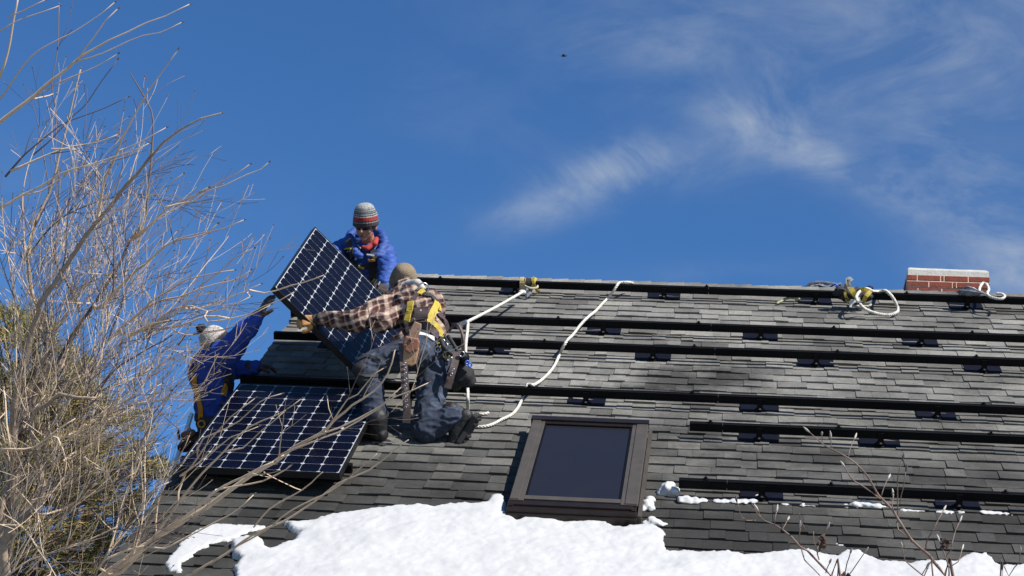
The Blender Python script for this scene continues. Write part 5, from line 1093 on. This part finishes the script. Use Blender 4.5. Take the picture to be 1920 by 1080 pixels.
# ---------------------------------------------------------------- trees
def tree_rng(seed): return random.Random(seed)
def tube_bud(mb, p, d, r=.006, L=.018): mb.tube([p, p + d * L * .4, p + d * L], [r * .6, r, r * .2], 4)
def bare_tree():
    R0 = tree_rng(11)
    # limbs traced in the photograph: (points, start depth, end depth, start radius, end radius)
    def z1(P): return [(x / 1.929, y / 1.929) for x, y in P]
    def z2(P): return [(x / 3.373, 280 + y / 3.375) for x, y in P]
    def z3(P): return [(x / 3.856, 580 + y / 3.857) for x, y in P]
    def z4(P): return [(x / 4.153, 820 + y / 4.154) for x, y in P]
    def z5(P): return [(260 + x / 2.57, 200 + y / 2.571) for x, y in P]
    def z8(P): return [(200 + x / 2.743, 760 + y / 2.744) for x, y in P]
    base = (15, 1290)
    limbs = [
     ([base, (10, 1100)] + z4([(90, 650), (110, 300)]) + z3([(100, 880), (105, 700), (150, 500), (200, 300), (240, 130), (290, 0)]) + z2([(240, 990), (340, 850), (440, 700), (540, 560), (620, 440), (720, 340), (800, 220), (870, 150), (970, 20)]) + z5([(60, 240), (120, 170), (200, 110), (300, 55), (400, 32)]), 8.7, 8.1, .034, .0032, 1),
     (z2([(620, 440), (640, 300), (670, 180), (750, 0)]) + z1([(440, 500), (480, 430), (530, 340), (580, 270), (645, 180)]), 8.4, 8.0, .014, .003, 1),
     ([base] + z4([(0, 560), (60, 420)]) + z3([(120, 830), (240, 680), (330, 400), (350, 240), (320, 60)]) + z2([(200, 900), (180, 680), (200, 560), (240, 430), (310, 270)]) + z1([(215, 570), (250, 430), (290, 250)]), 8.6, 8.9, .03, .004, 0),
     ([(40, 1250)] + z4([(30, 840), (180, 640), (330, 420)]) + z3([(230, 800), (330, 700), (430, 610), (560, 640), (700, 640)]), 8.5, 8.2, .03, .006, 1),
     (z3([(430, 400), (480, 320), (530, 200), (590, 40)]) + z2([(350, 700), (360, 560), (370, 400), (375, 200), (350, 60)]) + z1([(200, 560), (205, 420), (190, 300), (210, 150), (215, 20)]), 8.8, 9.1, .014, .003, 0),
     (z3([(300, 520), (430, 610), (500, 520), (560, 470), (700, 300), (760, 230)]), 8.6, 8.8, .01, .003, 0),
     # upper sweepers
     (z1([(-60, 480), (0, 440), (60, 395), (130, 340), (190, 290), (250, 240), (290, 205), (340, 180), (400, 145), (470, 115), (540, 80), (600, 60), (685, 15)]), 8.5, 8.2, .018, .0028, 1),
     (z1([(270, 225), (330, 205), (420, 170), (520, 130), (580, 118), (655, 80)]), 8.3, 8.1, .006, .0025, 1), (z1([(280, 215), (310, 170), (340, 130), (380, 75), (425, 35)]), 8.3, 8.2, .007, .003, 1), (z1([(210, 300), (300, 262), (380, 225), (425, 195)]), 8.4, 8.3, .005, .0025, 1),
     (z1([(-20, 380), (20, 330), (60, 270), (120, 200), (150, 175), (220, 140), (300, 95), (370, 45), (415, 10)]), 8.7, 8.5, .008, .0025, 1), (z1([(-20, 125), (40, 90), (110, 55), (215, 22)]), 8.2, 8.1, .005, .003, 1), (z1([(30, 60), (90, 35), (165, 0)]), 8.2, 8.1, .005, .003, 1),
     (z1([(-10, 300), (15, 230), (35, 150), (50, 70), (66, -20)]), 8.4, 8.3, .010, .006, 1), (z1([(0, 750), (30, 740), (90, 700), (150, 670), (220, 630), (290, 605), (430, 560), (540, 520)]), 8.4, 8.1, .012, .0025, 1), (z1([(60, 710), (150, 690), (230, 640), (300, 600)]), 8.5, 8.4, .007, .003, 1),
     (z1([(20, 640), (90, 560), (170, 490), (220, 450), (300, 420), (380, 390), (465, 350)]), 8.6, 8.4, .008, .0025, 0), (z1([(40, 620), (110, 590), (180, 555), (260, 530), (350, 515), (430, 485)]), 8.5, 8.4, .010, .003, 1), (z1([(120, 560), (170, 520), (250, 430), (300, 390), (370, 290), (430, 215)]), 8.8, 8.7, .006, .003, 0),
     (z1([(430, 545), (500, 515), (600, 465)]), 8.3, 8.2, .004, .0025, 1), (z1([(270, 610), (350, 595), (450, 565), (535, 520)]), 8.3, 8.2, .005, .0025, 1),
     (z1([(470, 265), (500, 320), (550, 400), (553, 480), (548, 560), (540, 650), (535, 720), (520, 800), (470, 870), (430, 960), (385, 1030), (320, 1130), (250, 1230), (190, 1340)]), 8.6, 8.7, .0035, .012, 0), (z1([(545, 660), (590, 750), (615, 810), (628, 870)]), 8.3, 8.3, .003, .004, 0),
     # middle right
     (z1([(380, 1100), (440, 1030), (530, 950), (600, 890), (635, 870)]) + z5([(180, 645), (260, 630), (350, 605), (420, 585), (510, 545)]), 8.5, 8.1, .012, .003, 1), (z5([(180, 640), (250, 620), (340, 600), (382, 562)]), 8.2, 8.1, .005, .003, 1),
     (z5([(0, 620), (60, 560), (130, 500), (200, 460), (260, 430), (330, 395), (400, 360), (480, 320), (535, 278)]), 8.5, 8.2, .010, .0028, 1), (z5([(190, 468), (270, 455), (330, 410), (420, 375), (520, 330), (590, 300), (630, 268)]), 8.3, 8.1, .006, .0028, 1), (z5([(40, 580), (100, 530), (220, 470), (300, 410), (335, 393)]), 8.4, 8.3, .006, .003, 1), (z5([(130, 410), (170, 360), (215, 325)]), 8.3, 8.2, .004, .003, 1),
     (z5([(0, 1000), (60, 940), (150, 880), (230, 830), (300, 815), (380, 800), (465, 785)]), 8.5, 8.2, .009, .003, 1), (z5([(20, 980), (110, 930), (200, 920), (290, 880), (370, 855), (440, 840), (500, 815), (540, 785)]), 8.5, 8.2, .009, .003, 1), (z5([(290, 870), (380, 800), (450, 740), (555, 680)]), 8.3, 8.1, .005, .0025, 1),
     (z5([(60, 1060), (150, 990), (250, 960), (330, 985), (430, 965), (540, 915)]), 8.4, 8.2, .008, .003, 1), (z5([(300, 970), (400, 935), (500, 895), (535, 878), (590, 855)]), 8.4, 8.2, .006, .003, 1), (z5([(535, 885), (610, 895), (660, 885), (740, 860), (771, 855)]) + [(588, 524), (607, 517)], 8.3, 8.0, .006, .0035, 1),
     (z5([(330, 1040), (430, 1020), (520, 1005), (600, 965), (680, 930)]) + [(552, 545)], 8.2, 8.0, .0055, .003, 1), (z5([(60, 1080), (200, 1055), (330, 1010), (440, 1020)]), 8.4, 8.2, .008, .006, 1), (z5([(420, 1075), (500, 1020), (570, 990), (640, 955)]), 8.1, 8.0, .004, .0025, 1), 
     (z5([(90, 1080), (170, 1000), (260, 950), (300, 880), (320, 790), (345, 645)]), 8.7, 8.8, .006, .0025, 0), (z5([(40, 1060), (100, 920), (150, 800), (175, 690), (178, 640)]), 8.7, 8.8, .005, .0025, 0), (z5([(250, 1050), (300, 960), (380, 870), (430, 820)]), 8.7, 8.8, .005, .0025, 0),
     # lower right fan across the panels
     (z8([(-260, 1080), (0, 870), (130, 770), (260, 680), (380, 600), (520, 520), (640, 430), (760, 350), (860, 290), (960, 220), (1040, 180), (1130, 120), (1170, 75), (1230, 30), (1260, 0)]) + [(700, 735), (728, 700), (741, 655)], 8.6, 7.9, .026, .003, 1),
     (z8([(1040, 180), (1130, 140), (1200, 110), (1300, 60), (1400, 10)]) + [(740, 745), (770, 732), (803, 716)], 8.0, 7.8, .008, .0035, 1), (z8([(960, 225), (1060, 190), (1190, 140), (1280, 90), (1400, 15)]) + [(722, 752), (752, 725)], 8.0, 7.8, .007, .003, 1),
     (z8([(1170, 75), (1200, 30), (1240, -30)]) + [(672, 740), (700, 700), (720, 690)], 7.9, 7.8, .006, .003, 1), (z8([(1165, 75), (1140, 20)]) + [(613, 748)], 7.9, 7.9, .003, .0025, 1),
     (z8([(120, 790), (300, 640), (420, 560), (560, 440), (700, 370), (860, 290)]), 8.4, 8.0, .014, .006, 1), (z8([(560, 440), (680, 410), (800, 395), (920, 330), (950, 305)]), 8.2, 8.0, .007, .004, 1),
     (z8([(80, 860), (230, 690), (330, 560), (400, 460), (500, 340), (600, 240), (730, 110), (860, 60), (1000, -30)]), 8.5, 8.1, .014, .003, 1), (z8([(400, 350), (470, 270), (540, 170), (640, 60), (760, -40)]), 8.4, 8.2, .008, .003, 1), (z8([(600, 240), (700, 220), (800, 130), (925, 20)]), 8.2, 8.1, .006, .003, 1),
     (z8([(420, 330), (520, 260), (600, 200), (640, 160), (780, 110)]) , 8.2, 8.1, .006, .003, 1), (z8([(500, 170), (560, 140), (680, 80), (790, -20), (900, -60)]), 8.3, 8.1, .006, .003, 1), (z8([(1555, 175), (1470, 240), (1350, 330), (1200, 400), (1060, 500), (900, 600), (760, 660), (600, 770), (460, 850), (380, 900)]), 7.9, 8.4, .0028, .009, 1),
     (z8([(1390, 252), (1300, 330), (1150, 440), (950, 540), (820, 640), (640, 740)]), 7.9, 8.3, .0028, .006, 1), (z8([(1110, 345), (1050, 400), (950, 470), (830, 540), (760, 620)]), 8.0, 8.3, .003, .006, 1), (z8([(270, 480), (330, 350), (380, 260), (430, 150)]), 8.5, 8.4, .006, .003, 1),
     (z8([(-10, 790), (200, 720), (300, 740), (520, 620), (640, 560), (760, 460)]), 8.4, 8.2, .009, .004, 1), (z8([(380, 130), (300, 60), (260, 20)]), 8.4, 8.4, .003, .003, 0),
     ([(-40, 1120)] + z4([(100, 1040), (320, 920), (600, 830), (780, 760), (920, 690)]), 8.3, 8.1, .009, .004, 1), (z4([(20, 590), (200, 720), (320, 900), (390, 1040)]), 8.2, 8.2, .005, .004, 1), (z4([(200, 1060), (330, 940), (600, 830)]), 8.2, 8.2, .006, .004, 1), (z4([(130, 400), (300, 600), (340, 760), (320, 1000)]), 8.2, 8.2, .005, .003, 1), (z4([(450, 0), (520, 200), (480, 420)]), 8.2, 8.2, .005, .004, 1),
     (z4([(500, 560), (620, 480), (700, 450), (820, 390), (1060, 280)]), 8.4, 8.2, .010, .004, 1), (z4([(720, 560), (820, 680), (900, 750), (1060, 620), (1200, 400), (1320, 340)]), 8.3, 8.1, .004, .004, 1),
     (z3([(0, 1010), (250, 1000), (400, 880), (550, 790)]), 8.3, 8.2, .008, .005, 1), (z3([(560, 880), (700, 800), (900, 680), (1020, 540), (1150, 400), (1234, 330)]), 8.5, 8.2, .008, .003, 1), (z3([(700, 600), (840, 430), (1000, 330), (1234, 190)]), 8.7, 8.4, .010, .004, 0), (z3([(600, 820), (760, 740), (900, 670), (990, 610), (1170, 540)]), 8.4, 8.2, .006, .003, 1), (z3([(530, 1040), (700, 960), (880, 880), (1000, 820), (1160, 760), (1234, 700)]), 8.4, 8.2, .009, .003, 1), (z3([(980, 690), (1080, 665), (1190, 645), (1234, 590)]), 8.3, 8.2, .004, .003, 1),
     (z3([(620, 560), (740, 420), (850, 260), (960, 170), (1100, 110), (1234, 80)]), 8.6, 8.3, .010, .004, 1), (z3([(690, 120), (780, 240), (840, 380)]), 8.5, 8.5, .004, .003, 0), (z3([(20, 560), (60, 900), (75, 1030)]), 8.3, 8.3, .006, .008, 1),
    ]
    root_p = at(base[0], base[1], 8.7); root_p = Vector((root_p.x, root_p.y, 0.02))
    t = thing('bare_tree', root_p, 'tall leafless tree with sunlit pale twigs sweeping right across the left side', 'tree')
    twl, twd = MB(), MB(); paths = []
    top_trunk = at(base[0], base[1], 8.7)
    mb = MB(); mb.tube([root_p, root_p.lerp(top_trunk, .5) + Vector((.03, 0, 0)), top_trunk], [.14, .10, .07], 10); part('trunk', mb, M_BARK, t, smooth=True)
    def limb3(L):
        P, d0, d1, r0, r1, light = L; n = len(P); pts = []
        for i, (x, y) in enumerate(P):
            k = i / (n - 1); d = d0 + (d1 - d0) * k + .0; pts.append((*at(x, y, d), r0 + (r1 - r0) * k ** (.45 if r0 > .025 else .6)))
        return [(Vector(p[:3]) , p[3]) for p in spline(pts, .05)], light
    for i, L in enumerate(limbs):
        sp, light = limb3(L); k = R0.random() * 9
        x0, y0, _ = proj(sp[0][0])
        if 70 < x0 < 1900 and -10 < y0 < 1075 and paths and L[3] > L[4] and len(sp) > 3:      # a limb that starts in view is carried back to the limb it forks from
            best = None
            for sp2, _l in paths:
                for p, r in sp2[::2]:
                    x, y, _d = proj(p); c = math.hypot(x - x0, y - y0) + (90 if y < y0 - 4 else 0) + (60 if x > x0 + 10 else 0)
                    if best is None or c < best[0]: best = (c, p, r)
            if best[0] > 8:
                q = sp[0]; mid = best[1].lerp(q[0], .5) + (sp[0][0] - sp[min(3, len(sp) - 1)][0]).normalized() * (best[1] - q[0]).length * .18; r_ = min(best[2], q[1] * 1.25)
                pre = [(Vector(p[:3]), p[3]) for p in spline([(*best[1], r_), (*mid, (r_ + q[1]) / 2), (*q[0], q[1])], .05)]; sp = pre[:-1] + sp
            else: sp = [(best[1], min(best[2], sp[0][1]))] + sp
        sp = [(p + (RT * noise.noise(Vector((j * .45, k, 0))) + UP * noise.noise(Vector((j * .45, k, 5)))) * .007, r) for j, (p, r) in enumerate(sp)]
        mb = MB(); mb.tube([p for p, _ in sp], [max(.0021, r * (.92 if L[3] > .025 else .66)) * (1 + .10 * noise.noise(Vector((j * .8, k, 9)))) for j, (_, r) in enumerate(sp)], 7 if L[3] > .01 else 5)
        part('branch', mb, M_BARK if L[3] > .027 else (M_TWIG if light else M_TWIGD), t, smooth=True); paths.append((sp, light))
        e = sp[-1]; d = (sp[-1][0] - sp[-2][0]).normalized(); tube_bud(twd, e[0], d, .004, .014)
    # side twigs, two orders deep
    nt_ = [0]
    def swept(d, spread, up=.35):
        # shoots keep near their parent's heading and turn up towards the light
        ax = d.cross(FW).normalized() * R0.choice((-1, 1))
        return (d * .8 + ax * R0.uniform(.2, spread) + UP * up + RT * .12 + FW * R0.gauss(0, .28)).normalized()
    def grow(p, d, L, r, order, light):
        n = max(4, int(L / .03)); pts = [p]; rs = [r]; cur = d.copy(); bend = (RT * R0.gauss(.15, .35) + UP * R0.gauss(.5, .4) + FW * R0.gauss(0, .3)) * .055
        for k in range(n):
            cur = (cur + bend + Vector((R0.gauss(0, .045), R0.gauss(0, .045), R0.gauss(0, .045)))).normalized(); pts.append(pts[-1] + cur * (L / n)); rs.append(max(.0011, r * (1 - .68 * (k + 1) / n)))
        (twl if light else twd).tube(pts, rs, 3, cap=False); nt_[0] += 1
        if R0.random() < .4: tube_bud(twd, pts[-1], cur, .0032, .011)
        if order < 2:
            for k in range(1, len(pts) - 1):
                if R0.random() < (.34 if order <= 0 else .2): grow(pts[k], swept((pts[k + 1] - pts[k]).normalized(), .75, .12), L * R0.uniform(.25, .6), rs[k] * .72, order + 1, light if R0.random() < .8 else not light)
    for (sp, light), L in zip(paths, limbs):
        for j in range(2, len(sp) - 1):
            p, r = sp[j]; x, y, _ = proj(p)
            if x < -60 or y < -60 or y > 1130: continue
            # twigs crowd the lower left of the crown and thin out to the right and the top
            dens = 1.5 * max(0, min(1, (400 - x) / 300)) * max(.08, min(1, (y - 200) / 360))
            if y > 800 and x > 250: dens *= .3
            if x > 290: dens *= .3
            if y < 420: dens *= .55
            if x > 320 and y > 560: dens = .035
            d = (sp[j + 1][0] - p).normalized()
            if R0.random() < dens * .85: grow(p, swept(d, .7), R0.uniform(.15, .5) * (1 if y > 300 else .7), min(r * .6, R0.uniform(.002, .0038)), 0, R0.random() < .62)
            if x < 250 and y > 470 and R0.random() < .13: grow(p, swept(d, .6, .5), R0.uniform(.5, .95), R0.uniform(.0035, .0055), -1, R0.random() < .6)
    part('twigs', twl, M_TWIG, t, kind='stuff'); part('fine_twigs', twd, M_TWIGD, t, kind='stuff'); print('twigs', nt_[0], len(twl.f) + len(twd.f))
bare_tree()
def evergreen():
    R0 = tree_rng(5); base = at(70, 900, 13.2); base.z = 0.02; base.x -= .25
    t = thing('pine_tree', base, 'olive green pine tree behind the bare tree at the lower left', 'tree')
    topz = at(60, 560, 13.4).z
    top = Vector((base.x + .05, base.y + .1, topz - .25)); mb = MB(); mb.tube([base, base.lerp(top, .5) + Vector((.05, 0, 0)), top], [.16, .10, .02], 10); part('trunk', mb, mat('pine_bark', (.12, .085, .06), .9, var=.3, vscale=9, bump=.6, bscale=30), t, smooth=True)
    prof = [(585, 40), (600, 75), (640, 118), (700, 165), (760, 205), (775, 245), (800, 285), (850, 292), (900, 300), (950, 272), (1000, 238), (1080, 215), (1200, 200)]
    def right(y):
        for (a, xa), (b, xb) in zip(prof[:-1], prof[1:]):
            if a <= y <= b: return xa + (xb - xa) * (y - a) / (b - a)
        return 0 if y < 585 else 200
    mm = bpy.data.materials.new('pine_needles'); mm.use_nodes = True; n_ = mm.node_tree; bs = n_.nodes['Principled BSDF']; a_ = N('ShaderNodeAttribute', n_, attribute_name='tint'); r = ramp(n_, [(0, (.05, .045, .016)), (.3, (.12, .11, .028)), (.65, (.26, .205, .05)), (.85, (.33, .24, .075)), (1, (.22, .13, .06))]); n_.links.new(a_.outputs['Fac'], r.inputs[0]); n_.links.new(r.outputs[0], bs.inputs['Base Color']); bs.inputs['Roughness'].default_value = .7
    nd = MB(); brs = []
    n_cl = 0
    for k in range(15000):
        y = R0.uniform(575, 1180); x = R0.uniform(-170, 310)
        xr = right(y) + noise.noise(Vector((y * .03, 0, 3))) * 26 + noise.noise(Vector((y * .09, 0, 8))) * 30 - 12
        if x > xr: continue
        d = R0.uniform(12.7, 14.6); p = at(x, y, d)
        if toq(p).x > -.32: continue
        if noise.noise(p * 2.1) + noise.noise(p * 5.5) * .5 < -.12 + (.25 if x > 200 and y < 870 else 0) + (.25 if y < 700 else 0): continue
        n_cl += 1
        out = (Vector((p.x - base.x, p.y - base.y, 0)).normalized() * .7 + Vector((0, 0, R0.uniform(.25, .9))) + Vector((R0.gauss(0, .25), R0.gauss(0, .25), 0))).normalized()
        L = R0.uniform(.07, .15); tint = min(1, max(0, R0.gauss(.45, .2) + noise.noise(p * 1.4) * .5)); u = out.orthogonal().normalized(); w = out.cross(u)
        if R0.random() < .16: brs.append((p, out))
        for q in range(13):
            f = q / 13; a = q * 2.4 + R0.random(); s = p + out * (L * f); rad = (u * math.cos(a) + w * math.sin(a)); dd = (out * .8 + rad * .75).normalized(); ln = R0.uniform(.05, .085); b_ = dd.cross(rad + out * .3).normalized() * .0040
            nd.add([s - b_, s + b_, s + dd * ln], [(0, 1, 2)], tint + R0.uniform(-.12, .12))
    part('crown', nd, mm, t, tint=True, kind='stuff')
    mb = MB()
    for p, out in brs:
        q = Vector((base.x, base.y, max(.5, p.z - .35 * (Vector((p.x, p.y)) - Vector((base.x, base.y))).length))); k = p + (q - p) * R0.uniform(.15, .5); mb.tube([k, k.lerp(p, .5) + Vector((0, 0, .01)), p + out * .03], [.008, .006, .003], 4)
    part('branches', mb, mat('pine_twig', (.16, .11, .075), .9), t, kind='stuff'); print('clumps', n_cl)
evergreen()
# bare saplings at the lower right, close to the camera
def sapling(name_label, stems, d, seed, flowers=()):
    R0 = tree_rng(seed)
    def z(P): return [(1240 + x / 2.8235, 780 + y / 2.8235) for x, y in P]
    P0 = stems[0][0]; b = at(*z([stems[0][0][0]])[0], d)
    t = thing('magnolia_shrub', Vector((b.x, b.y, .02)), name_label, 'shrub', 'bare magnolia shrubs in front of the roof')
    for k, (P, r0, r1, bud) in enumerate(stems):
        pts = [(*at(x, y, d + .05 * math.sin(i + k)), r0 + (r1 - r0) * i / (len(P) - 1)) for i, (x, y) in enumerate(z(P))]
        if k == 0:
            f = Vector(pts[0][:3]); pts = [(b.x, b.y, .02, r0 * 2.2), (b.x + .03, b.y + .02, (f.z) * .5, r0 * 1.6)] + pts
        sp = spline(pts, .03); mb = MB(); vs = [Vector(p[:3]) + (RT * noise.noise(Vector((i * .5, k, seed))) + UP * noise.noise(Vector((i * .5, k, seed + 4)))) * .004 for i, p in enumerate(sp)]
        mb.tube(vs, [max(.0018, p[3] * .72) for p in sp], 6)
        for i in range(3, len(sp) - 2, 5): mb.ell(vs[i], (sp[i][3] * 1.0,) * 3, None, 6, 4)
        st = part('stem', mb, mat('magnolia_bark', (.12, .075, .06), .8, vscale=14, col2=(.24, .17, .13)), t, smooth=True)
        if bud:
            e = vs[-1]; dd = (vs[-1] - vs[-3]).normalized(); mb = MB(); mb.tube([e - dd * .004, e + dd * .008, e + dd * .018, e + dd * .029, e + dd * .036], [.002, .0045, .0052, .0032, .0008], 7); part('bud', mb, M_BUDP if bud == 1 else M_BUD, t, smooth=True)
    for fx, fy, r in flowers:
        x, y = z([(fx, fy)])[0]; c = at(x, y, d); mb = MB()
        for q in range(9):
            a = R0.uniform(0, 6.28); u = (RT * math.cos(a) + UP * math.sin(a) * .9 + FW * R0.gauss(0, .5)).normalized(); w = u.cross(FW).normalized() * r * .28; e = c + u * r * R0.uniform(.6, 1.1); m_ = c.lerp(e, .55) + w * .4 - FW * r * .2
            mb.add([c, m_ + w, e, m_ - w, m_ - FW * .004], [(0, 1, 4), (1, 2, 4), (2, 3, 4), (3, 0, 4)])
        part('withered_flower', mb, M_DRY, t)
sapling('taller bare shrub with fuzzy buds whose main stem leans far left over the rails', [
    ([(1560, 930), (1500, 845), (1440, 770), (1410, 730), (1360, 690), (1300, 620), (1250, 540), (1210, 480), (1150, 420), (1110, 350), (1060, 280), (990, 222), (900, 175), (850, 145), (785, 85)], .011, .003, 1),
    ([(1160, 440), (1120, 405), (1060, 370), (1000, 325), (970, 268)], .005, .003, 1), ([(1250, 560), (1252, 450), (1250, 330), (1275, 235)], .004, .0025, 2), ([(1262, 470), (1278, 380), (1295, 292)], .003, .002, 2), ([(1240, 530), (1222, 480), (1228, 425)], .004, .003, 1), ([(1165, 420), (1180, 370), (1202, 330)], .004, .003, 1), ([(990, 222), (1000, 170), (1020, 125)], .003, .0025, 1), ([(905, 180), (897, 150), (898, 118)], .003, .0025, 1), ([(850, 145), (848, 120), (850, 100)], .003, .002, 1),
    ([(1400, 710), (1410, 650), (1440, 600), (1460, 560), (1493, 500)], .004, .003, 1), ([(1520, 870), (1522, 800), (1500, 730), (1472, 660)], .005, .003, 1), ([(1525, 800), (1570, 770), (1592, 712)], .004, .003, 1), ([(1535, 690), (1550, 630), (1578, 562)], .004, .003, 1), ([(1540, 700), (1512, 740), (1520, 800)], .004, .004, 0), ([(1245, 560), (1255, 600), (1290, 630)], .004, .004, 0)], 8.4, 3, [(1502, 672, .035)])
sapling('lower bare shrub with small reddish twigs just right of the skylight', [
    ([(960, 930), (900, 850), (830, 770), (770, 715), (735, 690), (690, 640), (640, 600), (600, 575), (545, 553), (510, 520), (490, 486)], .008, .003, 2),
    ([(500, 552), (450, 552), (425, 535), (412, 490), (400, 458)], .003, .002, 2), ([(740, 700), (760, 760), (840, 845)], .004, .003, 0), ([(735, 690), (730, 640), (736, 592)], .003, .003, 1), ([(600, 575), (600, 540), (610, 508)], .003, .0025, 1), ([(640, 600), (655, 570), (668, 550)], .003, .0025, 1), ([(835, 760), (825, 700), (850, 660), (875, 598)], .004, .003, 1), ([(545, 553), (528, 535), (512, 500)], .003, .002, 1), ([(770, 612), (742, 560), (730, 515)], .002, .002, 0), ([(870, 830), (890, 780)], .003, .003, 1), ([(832, 720), (806, 670), (805, 610)], .002, .002, 0)], 8.1, 4, [(845, 665, .04)])
sapling('bare twigs with a dried seed head at the bottom edge below the lowest rail', [
    ([(930, 960), (950, 880), (975, 820), (985, 780), (1000, 726)], .004, .003, 1), ([(985, 850), (1030, 790), (1075, 725)], .0035, .003, 1)], 8.2, 5, [(975, 845, .035)])
sapling('slim bare shoot at the bottom edge between the two larger shrubs', [([(1450, 960), (1390, 850), (1330, 800), (1290, 765), (1275, 697)], .005, .003, 1), ([(1380, 840), (1395, 815), (1404, 800)], .003, .003, 1)], 8.2, 6)
sapling('bare shoot with two buds in the lower right corner', [([(1790, 960), (1840, 850), (1870, 800), (1895, 770), (1900, 722)], .004, .003, 1), ([(1800, 880), (1806, 850), (1804, 815)], .003, .002, 2)], 8.2, 8)
